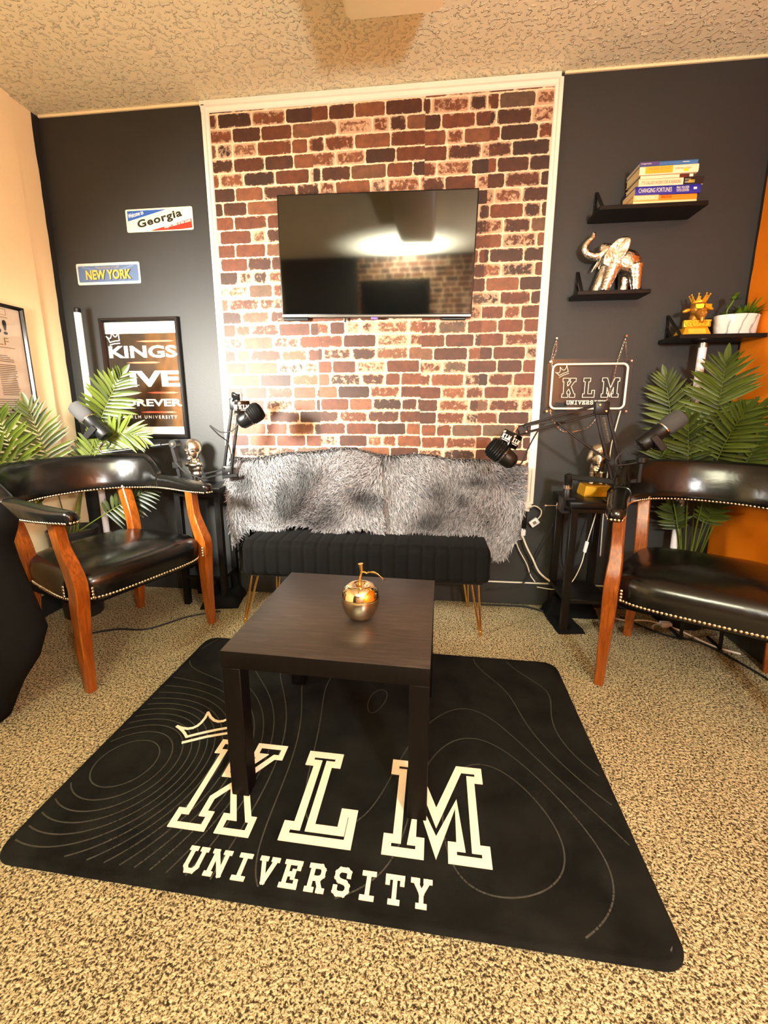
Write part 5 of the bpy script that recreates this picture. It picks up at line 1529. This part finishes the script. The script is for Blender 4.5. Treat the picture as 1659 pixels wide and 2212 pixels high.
# marble planter with succulents
px_, py_, pz_ = 1.462, -0.105, S3
t = thing('marble_planter', 'white marble pot of small green succulents on the lowest shelf', 'planter', (px_, py_, pz_))
b = MB(); b.lathe([(0.080, 0.0005), (0.083, 0.004), (0.090, 0.080), (0.0905, 0.084), (0.0885, 0.086), (0.086, 0.084), (0.084, 0.070)], 48, 0, Matrix.Translation((px_, py_, pz_)), 1.0, 0.62); obj('pot', b, M['marble'], t)
b = MB(); b.lathe([(0.0835, 0.070), (0.06, 0.076), (0.001, 0.078)], 32, 0, Matrix.Translation((px_, py_, pz_)), 1.0, 0.62); obj('soil', b, M['soil'], t)
rnd = random.Random(5)
def blade(V, F, Cc, p, d, ln, wd, nr, tone, droop=0.0, fold=0.25, segs=5, tipw=0.1, shape=0.8):
    d = Vector(d).normalized(); s = d.cross(Vector(nr)).normalized(); n_ = s.cross(d).normalized(); o = len(V)
    P = Vector(p)
    for i in range(segs+1):
        u = i/segs; w_ = wd*max(tipw, math.sin(PI*min(1, 0.10+0.90*u))**shape) if u < 1 else wd*0.04
        c = P+d*(ln*u)+Vector((0, 0, -droop*ln*u*u))
        V.append(c-s*w_+n_*(fold*w_)); V.append(c); V.append(c+s*w_+n_*(fold*w_))
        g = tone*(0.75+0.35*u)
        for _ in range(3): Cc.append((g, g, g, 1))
    for i in range(segs):
        a = o+3*i; F.append((a, a+1, a+4, a+3)); F.append((a+1, a+2, a+5, a+4))
for (cx, n_, ln, up_, wd_, nm) in ((-0.048, 15, 0.036, 0.5, 0.009, 'trailing_succulent'), (-0.030, 12, 0.030, 0.6, 0.010, 'rosette_succulent'), (0.002, 14, 0.038, 0.7, 0.009, 'rosette_succulent'), (0.034, 34, 0.085, 1.5, 0.0042, 'grassy_succulent'), (0.062, 26, 0.070, 1.2, 0.004, 'grassy_succulent')):
    V = []; F = []; Cc = []
    for i in range(n_):
        a = 2*PI*i*0.381966+rnd.uniform(-.2, .2); el = rnd.uniform(0.25, 1.0)*up_
        d = (math.cos(a), math.sin(a)*0.8, el)
        blade(V, F, Cc, (px_+cx, py_+rnd.uniform(-0.012, 0.012), pz_+0.076), d, 1.35*ln*rnd.uniform(0.7, 1.1), 1.2*wd_, (0, 0, 1) if abs(d[2]) < 1.2 else (math.cos(a), math.sin(a), 0.2), rnd.uniform(0.2, 0.9), 0.25 if ln > 0.05 else 0, 0.3)
    b = MB(); b.add(V, F); b.col = Cc; obj(nm, b, M['succulent'], t, sharp=60)
V = []; F = []; Cc = []
b = MB(); P = spline([(px_-0.045, py_-0.01, pz_+0.075), (px_-0.050, py_-0.012, pz_+0.105), (px_-0.034, py_-0.014, pz_+0.140), (px_-0.026, py_-0.014, pz_+0.160)], 5)
b.tube(P, 0.0035, 8); st = len(b.v); b.col = [(0.6, 0.6, 0.6, 1)]*st
for i in range(18):
    p = P[-1]+Vector((rnd.uniform(-.012, .012), rnd.uniform(-.008, .008), rnd.uniform(-.014, .010))) if i > 5 else P[rnd.randrange(6, len(P))]
    a = rnd.uniform(0, 6.28); blade(V, F, Cc, p, (math.cos(a), math.sin(a), rnd.uniform(-.1, 1)), 0.022, 0.0085, (0, 0, 1), rnd.uniform(0.4, 1.0), 0, 0.2, 4)
b.add(V, F); b.col = b.col+Cc; obj('stem_succulent', b, M['succulent'], t, sharp=60)

# ------------------------------------------------------------------ acrylic neon sign
nx, nz, ny = 0.8845, 1.1745, -0.030
t = thing('neon_sign', 'unlit clear acrylic KLM sign hanging on chains on the right black wall', 'sign', (nx, ny, nz+0.24))
mt = frame((nx, ny, nz), (1, 0, 0), (0, 0, 1))
b = MB(); b.prism(rrect(0.400, 0.262, 0.024, 6), 0.004, 0, mt, -0.004); obj('acrylic_panel', b, M['pane'], t, sharp=30)
b = MB(); P = rrect(0.348, 0.212, 0.024, 8); Q = [mt @ Vector((x, y, 0.005)) for x, y in P]; b.tube(Q+[Q[0]], 0.0052, 10, caps=False); obj('border_tube', b, M['neon_tube'], t)
def outline_tube(poly, r, nm, closed=True):
    b = MB(); Q = [Vector((x, y)) for x, y in poly]
    n_ = len(Q)
    for i in range(n_ if closed else n_-1):
        a, c = Q[i], Q[(i+1) % n_]; b.tube([mt @ Vector((a.x, a.y, 0.0032)), mt @ Vector((c.x, c.y, 0.0032))], r, 6); b.ball(tuple(mt @ Vector((a.x, a.y, 0.0032))), r*0.98, 8)
    obj(nm, b, M['neon_tube'], t)
outline_tube(block_poly('K', -0.122, -0.052, 0.062, 0.092), 0.0016, 'letter_k')
outline_tube(block_poly('L', -0.024, -0.052, 0.055, 0.092), 0.0016, 'letter_l')
outline_tube(block_poly('M', 0.063, -0.052, 0.080, 0.092), 0.0016, 'letter_m')
for st in CROWN:
    c_, s_ = math.cos(R(22)), math.sin(R(22))
    outline_tube([(-0.150+c_*x*0.062-s_*y*0.046, 0.040+s_*x*0.062+c_*y*0.046) for x, y in st], 0.0015, 'crown_outline', False)
b = MB(); slab_word(b, 'UNIVERSITY', -0.096, -0.086, 0.182, 0.019, 0.0036, 0.002, mt, 0.22); obj('small_lettering', b, M['neon_tube'], t, smooth=False)
for (sx, sz) in ((-0.188, 0.119), (0.188, 0.119), (-0.188, -0.119), (0.188, -0.119)):
    b = MB(); b.tube([mt @ Vector((sx, sz, 0.0)), mt @ Vector((sx, sz, 0.004))], 0.005, 12); obj('screw', b, M['chrome'], t)
def chain(pts, name='chain', par=t, pitch=0.0078):
    P = spline(pts, 12); b = MB(); acc = 0; last = P[0]; k = 0
    for i in range(1, len(P)):
        seg = (P[i]-P[i-1]).length; acc += seg
        while acc >= pitch:
            acc -= pitch; c = P[i]-(P[i]-P[i-1]).normalized()*acc; d = (P[i]-P[i-1]).normalized(); s = d.cross(Vector((0, 1, 0)))
            s = s.normalized() if k % 2 else Vector((0, 1, 0)); k += 1
            lp = [c+d*(0.0056*math.cos(a))+s*(0.0028*math.sin(a)) for a in [2*PI*q/8 for q in range(9)]]
            b.tube(lp, 0.00075, 4, caps=False)
    obj(name, b, M['chrome'], par)
chain([(0.720, -0.018, 1.397), (0.708, -0.028, 1.35), (0.700, -0.034, 1.296)])
chain([(0.722, -0.016, 1.397), (0.722, -0.020, 1.345), (0.706, -0.026, 1.290), (0.712, -0.022, 1.20), (0.716, -0.020, 1.08), (0.728, -0.020, 1.02), (0.775, -0.018, 0.962), (0.825, -0.016, 0.950)])
chain([(1.040, -0.018, 1.402), (1.022, -0.026, 1.34), (1.008, -0.030, 1.285)])
chain([(1.040, -0.016, 1.402), (1.046, -0.024, 1.34), (1.052, -0.034, 1.296)])
chain([(1.008, -0.022, 1.285), (1.000, -0.020, 1.20), (0.985, -0.020, 1.12), (0.945, -0.018, 1.03), (0.905, -0.017, 0.975), (0.825, -0.016, 0.950)])
b = MB(); b.tube(spline([(1.048, -0.030, 1.058), (1.040, -0.026, 1.00), (1.030, -0.022, 0.92), (1.026, -0.018, 0.85), (1.024, -0.016, 0.60), (1.03, -0.02, 0.30)], 6), 0.0028, 8); obj('power_cord', b, M['white_cable'], t)
for (x, z) in ((0.720, 1.400), (1.040, 1.405)):
    t2 = thing('wall_nail', 'small silver nail holding the %s end of the sign chain' % ('left' if x < 0.9 else 'right'), 'nail', (x, -0.012, z))
    b = MB(); b.tube([(x, 0.0, z), (x, -0.024, z+0.003)], 0.0018, 8); b.tube([(x, -0.023, z+0.003), (x, -0.026, z+0.0035)], 0.0048, 12); obj('nail', b, M['chrome'], t2)

# ------------------------------------------------------------------ artificial palms
def frond(name, parent, base, mid, tip, face, nleaf=15, lmax=0.13, wmax=0.0105, start=0.30, tone=0.5, seed=1, open_=58, droop=0.12, stem_r=0.0035):
    """one feather leaf: stalk plus two rows of folded leaflets"""
    rnd = random.Random(seed); P = bez(base, mid, tip, 24); b = MB()
    b.tube(P, [stem_r*(1-0.65*i/24) for i in range(25)], 7); b.col = [(0.8, 0.8, 0.8, 1)]*len(b.v)
    V = []; F = []; Cc = []
    fc = Vector(face).normalized()
    for i in range(nleaf):
        t = start+(1-start)*(i+0.3)/nleaf; k = min(23, int(t*24)); p = P[k].lerp(P[k+1], t*24-k)
        tg = (P[k+1]-P[k]).normalized(); sd = tg.cross(fc).normalized(); up_ = sd.cross(tg)
        q = (t-start)/(1-start)
        ln = lmax*(math.sin(PI*(0.22+0.66*q))**0.8)
        ang = R(lerp(open_+14, open_-30, q))
        for s in (-1, 1):
            a = ang+rnd.uniform(-0.10, 0.10)
            d = tg*math.cos(a)+sd*(s*math.sin(a))+up_*rnd.uniform(0.05, 0.28)
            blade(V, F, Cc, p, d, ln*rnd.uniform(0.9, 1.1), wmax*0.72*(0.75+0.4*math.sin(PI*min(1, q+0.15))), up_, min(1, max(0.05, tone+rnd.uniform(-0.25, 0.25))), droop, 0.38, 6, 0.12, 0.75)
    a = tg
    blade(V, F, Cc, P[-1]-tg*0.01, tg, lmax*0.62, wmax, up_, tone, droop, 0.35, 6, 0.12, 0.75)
    b.add(V, F); b.col = b.col+Cc
    # leaflets that reach a wall bend along it
    b.v = [(max(XL+0.004+0.006*((i*37) % 11)/11, min(XR-0.004-0.006*((i*37) % 11)/11, x)), min(y, -0.006-0.004*((i*37) % 11)/11), z) for i, (x, y, z) in enumerate(b.v)]
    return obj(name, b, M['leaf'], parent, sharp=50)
def planter(parent, x, y, r, h):
    b = MB(); b.lathe([(r*0.74, 0.0005), (r*0.78, 0.006), (r*0.97, h-0.02), (r, h-0.018), (r, h), (r*0.93, h), (r*0.90, h-0.03)], 36, 0, Matrix.Translation((x, y, 0))); obj('pot', b, M['pot_black'], parent)
    b = MB(); b.lathe([(r*0.905, h-0.032), (r*0.5, h-0.022), (0.001, h-0.02)], 28, 0, Matrix.Translation((x, y, 0))); obj('moss', b, M['soil'], parent)
PLX, PLY = -1.700, -0.365
t = thing('potted_palm', 'artificial palm in a black pot in the left corner behind the armchair', 'plant', (PLX, PLY, 0))
planter(t, PLX, PLY, 0.115, 0.47)
cB = (PLX+0.0, PLY, 0.45)
CAM = Vector((0.1, -2.3, 1.08))
def facing(p, dx=0, dz=0.25):
    d = (CAM-Vector(p)).normalized(); return (d.x+dx, d.y, d.z+dz)
def pf(base, mid, tip, **k):
    face = facing(mid, k.pop('dx', 0), k.pop('dz', 0.2)); return frond('frond', t, base, mid, tip, face, **k)
pf((PLX+0.02, PLY, 0.45), (-1.60, -0.30, 0.95), (-1.405, -0.26, 1.235), nleaf=16, lmax=0.142, wmax=0.013, start=0.60, tone=0.42, seed=2, open_=62)
pf((PLX+0.02, PLY-0.02, 0.45), (-1.58, -0.28, 1.06), (-1.345, -0.25, 0.925), nleaf=14, lmax=0.13, wmax=0.012, start=0.56, tone=0.65, seed=3, open_=52)
pf((PLX-0.01, PLY-0.02, 0.45), (-1.70, -0.42, 0.78), (-1.765, -0.44, 1.085), nleaf=16, lmax=0.145, wmax=0.011, start=0.50, tone=0.40, seed=4)
pf((PLX-0.03, PLY-0.04, 0.45), (-1.76, -0.56, 0.82), (-1.735, -0.62, 1.060), nleaf=16, lmax=0.145, wmax=0.011, start=0.45, tone=0.40, seed=5)
pf((PLX-0.02, PLY-0.05, 0.45), (-1.74, -0.60, 0.88), (-1.800, -0.76, 0.985), nleaf=14, lmax=0.14, wmax=0.012, start=0.40, tone=0.5, seed=6)
pf((PLX+0.0, PLY-0.02, 0.45), (-1.64, -0.30, 0.80), (-1.560, -0.22, 0.955), nleaf=14, lmax=0.12, wmax=0.011, start=0.50, tone=0.75, seed=7)
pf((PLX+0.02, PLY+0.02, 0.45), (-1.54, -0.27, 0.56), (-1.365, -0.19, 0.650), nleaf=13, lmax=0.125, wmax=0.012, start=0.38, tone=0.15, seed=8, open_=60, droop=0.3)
pf((PLX+0.01, PLY+0.02, 0.45), (-1.66, -0.30, 0.70), (-1.66, -0.22, 0.915), nleaf=13, lmax=0.12, wmax=0.011, start=0.45, tone=0.35, seed=9)
pf((PLX-0.02, PLY-0.03, 0.45), (-1.77, -0.52, 0.62), (-1.80, -0.62, 0.775), nleaf=12, lmax=0.12, wmax=0.011, start=0.45, tone=0.55, seed=10)
pf((PLX, PLY-0.03, 0.45), (-1.68, -0.44, 0.55), (-1.60, -0.50, 0.57), nleaf=9, lmax=0.09, wmax=0.010, start=0.35, tone=0.7, seed=11)

PRX, PRY = 1.405, -0.135
t = thing('potted_palm', 'artificial palm in a black pot by the orange wall behind the armchair', 'plant', (PRX, PRY, 0))
planter(t, PRX, PRY, 0.11, 0.32)
def pr(tipmid, tip, **k):
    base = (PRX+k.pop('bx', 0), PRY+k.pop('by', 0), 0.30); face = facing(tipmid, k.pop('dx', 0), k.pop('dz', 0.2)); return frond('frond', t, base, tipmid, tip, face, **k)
pr((1.415, -0.15, 0.90), (1.375, -0.225, 1.265), nleaf=19, lmax=0.165, wmax=0.0125, start=0.63, tone=0.62, seed=21, open_=60)
pr((1.385, -0.17, 0.84), (1.420, -0.33, 1.065), nleaf=16, lmax=0.145, wmax=0.0105, start=0.62, tone=0.45, seed=41)
pr((1.490, -0.17, 0.80), (1.492, -0.30, 1.060), nleaf=15, lmax=0.135, wmax=0.0125, start=0.60, tone=0.42, seed=42, bx=0.03)
pr((1.490, -0.20, 0.74), (1.520, -0.30, 0.960), nleaf=14, lmax=0.125, wmax=0.0115, start=0.58, tone=0.32, seed=43, bx=0.03)
pr((1.330, -0.15, 0.80), (1.270, -0.20, 1.020), nleaf=15, lmax=0.125, wmax=0.0110, start=0.58, tone=0.38, seed=44, bx=-0.02)
pr((1.302, -0.09, 0.865), (1.217, -0.065, 1.213), nleaf=17, lmax=0.135, wmax=0.0115, start=0.60, tone=0.60, seed=22, bx=-0.03)
pr((1.421, -0.164, 0.716), (1.537, -0.177, 1.052), nleaf=17, lmax=0.15, wmax=0.0105, start=0.50, tone=0.42, seed=23, by=-0.02)
pr((1.295, -0.127, 0.689), (1.196, -0.108, 0.907), nleaf=13, lmax=0.12, wmax=0.0115, start=0.52, tone=0.50, seed=25, bx=-0.03)
pr((1.344, -0.139, 0.665), (1.33, -0.146, 0.992), nleaf=15, lmax=0.12, wmax=0.011, start=0.50, tone=0.35, seed=26, bx=-0.02)
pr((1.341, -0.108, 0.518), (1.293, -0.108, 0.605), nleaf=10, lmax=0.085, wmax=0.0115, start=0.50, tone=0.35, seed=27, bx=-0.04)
pr((1.448, -0.152, 0.554), (1.439, -0.201, 0.644), nleaf=10, lmax=0.095, wmax=0.0115, start=0.55, tone=0.55, seed=28)
pr((1.42, -0.09, 0.779), (1.34, -0.053, 1.133), nleaf=15, lmax=0.13, wmax=0.0115, start=0.58, tone=0.40, seed=31)

# ------------------------------------------------------------------ upright light tubes (switched off)
def light_tube(label, x, y, z0, z1):
    t = thing('tube_lamp', label, 'lamp', (x, y, 0))
    b = MB(); b.tube([(x, y, z0), (x, y, z1)], 0.0165, 20); obj('tube', b, M['tube_white'], t)
    b = MB(); b.lathe([(0.0172, z1-0.004), (0.0172, z1+0.016), (0.0120, z1+0.020)], 20, 0, Matrix.Translation((x, y, 0))); obj('end_cap', b, M['dull_silver'] if x > 0 else M['black_plastic'], t)
    b = MB(); b.lathe([(0.055, 0.0005), (0.055, 0.010), (0.020, 0.020), (0.0185, z0+0.01)], 20, 0, Matrix.Translation((x, y, 0))); obj('base', b, M['black_plastic'], t)
light_tube('upright white tube lamp in the left corner behind the palm, switched off', -1.730, -0.100, 0.10, 1.568)
light_tube('upright white tube lamp under the lowest shelf, behind the right palm', 1.346, -0.095, 0.08, 1.345)

# ------------------------------------------------------------------ figurines on the side tables
bx_, by_, bz_ = -1.150, -0.105, 0.668
t = thing('silver_bust', 'tarnished silver bust on the left side table under the framed poster', 'figurine', (bx_, by_, bz_))
b = MB()
def be(c, r, rx=0, ry=0):
    mt = Matrix.Translation((bx_+c[0], by_+c[1], bz_+c[2])) @ Matrix.Rotation(rx, 4, 'X') @ Matrix.Rotation(ry, 4, 'Y'); b.ball((0, 0, 0), r, 20, 0, mt)
be((-0.002, 0.004, 0.196), (0.044, 0.046, 0.050)); be((-0.004, -0.014, 0.168), (0.036, 0.036, 0.044)); be((-0.006, -0.050, 0.170), (0.008, 0.012, 0.013)); be((-0.004, -0.040, 0.140), (0.018, 0.016, 0.012))
be((-0.022, -0.040, 0.186), (0.012, 0.010, 0.006)); be((0.014, -0.040, 0.186), (0.012, 0.010, 0.006)); be((0.0, 0.006, 0.120), (0.024, 0.024, 0.034))
be((-0.036, -0.010, 0.108), (0.018, 0.014, 0.012), 0, R(-38)); be((0.034, -0.010, 0.110), (0.018, 0.014, 0.012), 0, R(38)); be((0, -0.024, 0.104), (0.026, 0.014, 0.013)); be((0, 0.0, 0.084), (0.038, 0.026, 0.028)); be((0.004, 0, 0.052), (0.030, 0.024, 0.030))
b.lathe([(0.030, 0.001), (0.032, 0.010), (0.024, 0.016), (0.020, 0.032), (0.026, 0.055)], 24, 0, Matrix.Translation((bx_+0.004, by_, bz_)))
obj('body', blob(b, 0.0035, 2), M['dull_silver'], t, sharp=80)
bx_, by_, bz_ = 0.925, -0.135, 0.653
t = thing('gold_block', 'bright gold block on the right side table carrying a silver figurine', 'ornament', (bx_, by_, bz_))
b = MB(); vs = []
for (s, z) in ((1.0, 0.001), (1.0, 0.012), (0.90, 0.050), (0.86, 0.053)):
    for (sx, sy) in ((-1, -1), (1, -1), (1, 1), (-1, 1)): vs.append((bx_+sx*0.066*s, by_+sy*0.050*s, bz_+z))
b.add(vs, [(k*4+i, k*4+(i+1) % 4, k*4+4+(i+1) % 4, k*4+4+i) for k in range(3) for i in range(4)]+[(3, 2, 1, 0), (12, 13, 14, 15)]); obj('block', b, M['gold_paint'], t, sharp=20)
t = thing('silver_figurine', 'tarnished silver figurine on the gold block, half behind the microphone arm', 'figurine', (bx_, by_, bz_+0.0535))
b = MB(); bz_ = 0.7065
be((0.004, 0.0, 0.160), (0.040, 0.036, 0.044)); be((0.002, -0.010, 0.120), (0.030, 0.030, 0.046)); be((-0.034, 0.006, 0.138), (0.014, 0.020, 0.036), 0, R(14)); be((0.040, 0.006, 0.138), (0.014, 0.020, 0.036), 0, R(-14))
be((0.002, 0.010, 0.078), (0.032, 0.028, 0.046)); be((-0.016, -0.020, 0.142), (0.007, 0.006, 0.006)); be((0.020, -0.020, 0.142), (0.007, 0.006, 0.006))
b.tube(spline([(bx_-0.002, by_-0.030, bz_+0.118), (bx_-0.010, by_-0.042, bz_+0.086), (bx_-0.020, by_-0.046, bz_+0.066), (bx_-0.026, by_-0.040, bz_+0.082), (bx_-0.020, by_-0.036, bz_+0.094)], 6), 0.009, 12)
for sx in (-0.020, 0.022):
    b.tube([(bx_+sx, by_-0.006, bz_+0.062), (bx_+sx*1.05, by_-0.010, bz_+0.002)], [0.016, 0.013], 14); b.lathe([(0.0165, 0.001), (0.0165, 0.010), (0.012, 0.014)], 16, 0, Matrix.Translation((bx_+sx*1.05, by_-0.010, bz_)))
body_ = obj('body', blob(b, 0.0032, 2), M['dull_silver'], t, sharp=80)
b = MB()
for i in range(5):
    zz = bz_+0.112-0.010*i; yy = by_-0.036-0.0045*i; b.tube([(bx_-0.0175-0.003*i, yy+0.006, zz), (bx_-0.004-0.003*i, yy-0.006, zz-0.001), (bx_+0.008-0.003*i, yy+0.006, zz)], 0.0018, 6)
obj('trunk_rings', b, M['black_plastic'], body_)

# ------------------------------------------------------------------ power outlet, plugs and cables on the right
t = thing('wall_outlet', 'white wall outlet below the right end of the brick, behind the fur', 'outlet', (0.590, -0.001, 0.430))
b = MB(); b.rbox(0.555, 0.625, -0.007, -0.001, 0.37, 0.485, 0.003, 2); obj('cover_plate', b, M['white_plastic'], t)
t = thing('plug_adapter', 'black plug adapter on the wall under the white moulding end', 'adapter', (0.606, -0.008, 0.50))
b = MB(); b.rbox(0.582, 0.633, -0.055, -0.008, 0.447, 0.540, 0.006, 2); obj('housing', b, M['black_plastic'], t)
b = MB(); b.rbox(0.594, 0.606, -0.0565, -0.054, 0.528, 0.534, 0.001, 1); obj('pin', b, M['chrome'], t)
t = thing('adapter_box', 'small white adapter hanging on its looped cable beside the moulding', 'adapter', (0.672, -0.035, 0.475))
mt = frame((0.676, -0.030, 0.478), (math.cos(R(38)), 0, math.sin(R(38))), (-math.sin(R(38)), 0, math.cos(R(38))))
b = MB(); b.rbox(-0.024, 0.024, -0.018, 0.018, -0.010, 0.010, 0.004, 2, 0, mt); obj('housing', b, M['white_plastic'], t)
b = MB(); b.box(-0.009, 0.009, -0.008, 0.008, 0.0100, 0.0104, 0, mt); obj('print', b, M['grey_ink'], t, smooth=False)
b = MB(); b.tube(spline([(0.640, -0.030, 0.556), (0.672, -0.034, 0.568), (0.704, -0.036, 0.548), (0.706, -0.035, 0.520), (0.693, -0.032, 0.498)], 8), 0.0032, 8); obj('cable', b, M['white_cable'], t)
t = thing('plug', 'white and yellow plug at the outlet with a long white cable', 'plug', (0.595, -0.02, 0.43))
b = MB(); b.rbox(0.566, 0.618, -0.050, -0.0075, 0.425, 0.449, 0.004, 2); b.rbox(0.602, 0.634, -0.045, -0.0075, 0.405, 0.440, 0.005, 2); obj('housing', b, M['white_plastic'], t)
b = MB(); b.rbox(0.566, 0.601, -0.054, -0.010, 0.404, 0.424, 0.003, 2); obj('yellow_connector', b, M['yellow_plastic'], t)
b = MB(); b.tube(spline([(0.616, -0.036, 0.412), (0.640, -0.060, 0.35), (0.672, -0.068, 0.29), (0.712, -0.070, 0.215), (0.780, -0.070, 0.160), (0.862, -0.068, 0.108), (0.95, -0.066, 0.096), (1.025, -0.066, 0.070), (1.10, -0.07, 0.05)], 8), 0.0052, 10); obj('cable', b, M['white_cable'], t)
t = thing('thin_cable', 'thin white cable hanging from the outlet beside the thick one', 'cable', (0.585, -0.02, 0.40))
b = MB(); b.tube(spline([(0.580, -0.024, 0.402), (0.605, -0.034, 0.330), (0.650, -0.040, 0.25), (0.675, -0.042, 0.185), (0.70, -0.045, 0.150)], 8), 0.003, 8); obj('cable', b, M['white_cable'], t)
t = thing('switch_cable', 'thin pale cable with an inline switch hanging from the right side table', 'cable', (0.955, -0.12, 0.60))
b = MB(); b.tube(spline([(0.958, -0.115, 0.600), (0.940, -0.115, 0.50), (0.922, -0.115, 0.405)], 6), 0.0023, 8); b.tube(spline([(0.914, -0.115, 0.352), (0.905, -0.115, 0.29), (0.880, -0.112, 0.21), (0.850, -0.108, 0.165), (0.79, -0.10, 0.135), (0.70, -0.09, 0.14)], 6), 0.0023, 8); obj('cable', b, M['white_cable'], t)
b = MB(); b.bar((0.913, -0.115, 0.350), (0.922, -0.115, 0.408), 0.018, 0.013); obj('inline_switch', b, M['white_plastic'], t)
rnd = random.Random(12)
for (label, pts, r_) in (
    ('black cable sagging across the wall below the right side table, upper one', [(0.80, -0.06, 0.58), (0.74, -0.05, 0.40), (0.68, -0.045, 0.25), (0.66, -0.04, 0.165), (0.60, -0.05, 0.12), (0.45, -0.06, 0.10)], 0.0036),
    ('black cable hanging straight down in front of the baseboard under the right side table', [(0.815, -0.05, 0.60), (0.820, -0.045, 0.40), (0.835, -0.045, 0.25), (0.90, -0.05, 0.16), (1.0, -0.06, 0.13)], 0.0036),
    ('black cable lying along the carpet edge below the fur throw', [(0.42, -0.06, 0.012), (0.56, -0.05, 0.008), (0.66, -0.055, 0.008), (0.74, -0.10, 0.006)], 0.0055),
    ('black cable looping on the carpet behind the left armchair legs', [(-1.55, -0.60, 0.006), (-1.40, -0.52, 0.006), (-1.25, -0.50, 0.006), (-1.12, -0.36, 0.006), (-0.98, -0.28, 0.006)], 0.0045),
    ('black cable on the wall left of the fur throw', [(-0.93, -0.03, 0.34), (-0.96, -0.03, 0.28), (-1.01, -0.03, 0.20), (-1.03, -0.03, 0.15)], 0.0030),
    ('black cable running under the right armchair', [(1.12, -0.12, 0.006), (1.25, -0.28, 0.006), (1.38, -0.34, 0.006), (1.46, -0.52, 0.006), (1.50, -0.70, 0.006)], 0.0045)):
    t = thing('black_cable', label, 'cable', pts[0])
    b = MB(); b.tube(spline(pts, 8), r_, 8); obj('cable', b, M['black_cable'], t)
t = thing('beige_cable', 'beige cable on the carpet under the right armchair', 'cable', (1.10, -0.10, 0.01))
b = MB(); b.tube(spline([(1.04, -0.12, 0.012), (1.12, -0.16, 0.010), (1.24, -0.15, 0.008), (1.34, -0.22, 0.006), (1.42, -0.36, 0.006), (1.50, -0.42, 0.006)], 8), 0.0045, 8); obj('cable', b, M['white_cable'], t)
t = thing('charger', 'white charger block on the carpet under the right armchair', 'charger', (1.305, -0.185, 0.0))
b = MB(); b.rbox(1.280, 1.330, -0.205, -0.175, 0.0005, 0.026, 0.004, 2); obj('housing', b, M['white_plastic'], t)
b = MB(); b.tube(spline([(1.280, -0.19, 0.014), (1.245, -0.20, 0.012), (1.225, -0.235, 0.006), (1.235, -0.262, 0.005)], 6), 0.0026, 8); obj('cable', b, M['white_cable'], t)
# black weights draped over the feet of the right table
def sack(label, cx, cy, w_, d_, h_, rot, seed):
    t = thing('sandbag', label, 'bag', (cx, cy, 0)); rs = random.Random(seed); b = MB(); mt = Matrix.Translation((cx, cy, 0)) @ Matrix.Rotation(R(rot), 4, 'Z')
    ph = [rs.uniform(0, 6) for _ in range(6)]
    def fn(u, v):
        x = (u-0.5)*w_; y = (v-0.5)*d_; e = min(1, min(u, 1-u)*7)*min(1, min(v, 1-v)*7); e = max(0, e)**0.5
        z = 0.002+h_*e*(0.8+0.2*math.sin(9*x/w_+ph[0])*math.cos(7*y/d_+ph[1]))
        return (x*(1+0.05*math.sin(6*v+ph[2])), y*(1+0.05*math.sin(5*u+ph[3])), z)
    b.grid(fn, 22, 18, mi=0, mat=mt); nV = len(b.v)
    b.add([mt @ Vector(((u-0.5)*w_, (v-0.5)*d_, 0.001)) for u, v in ((0, 0), (1, 0), (1, 1), (0, 1))], [(3, 2, 1, 0)])
    obj('bag', b, M['black_cloth'], t, sharp=70)
sack('flat black cloth weight on the carpet in front of the right side table', 0.812, -0.235, 0.13, 0.16, 0.022, 6, 2)
sack('lumpy black cloth weight at the wall under the right side table', 0.87, -0.10, 0.26, 0.10, 0.10, 2, 3)
sack('lumpy black cloth weight on the carpet under the left side table', -1.02, -0.15, 0.20, 0.20, 0.07, 10, 4)
# small black tripod feet under the right armchair
for (lab, fx, fy) in (('black metal peg foot under the middle of the right armchair', 1.308, -0.318), ('black metal peg foot under the right armchair near its rear leg', 1.435, -0.390)):
    t = thing('stand_foot', lab, 'stand foot', (fx, fy, 0))
    b = MB(); b.tube(spline([(fx+0.006, fy+0.10, 0.004+0.006), (fx, fy+0.012, 0.010), (fx-0.002, fy, 0.022), (fx-0.004, fy+0.006, 0.13)], 5), 0.0075, 10); obj('peg', b, M['black_metal'], t)
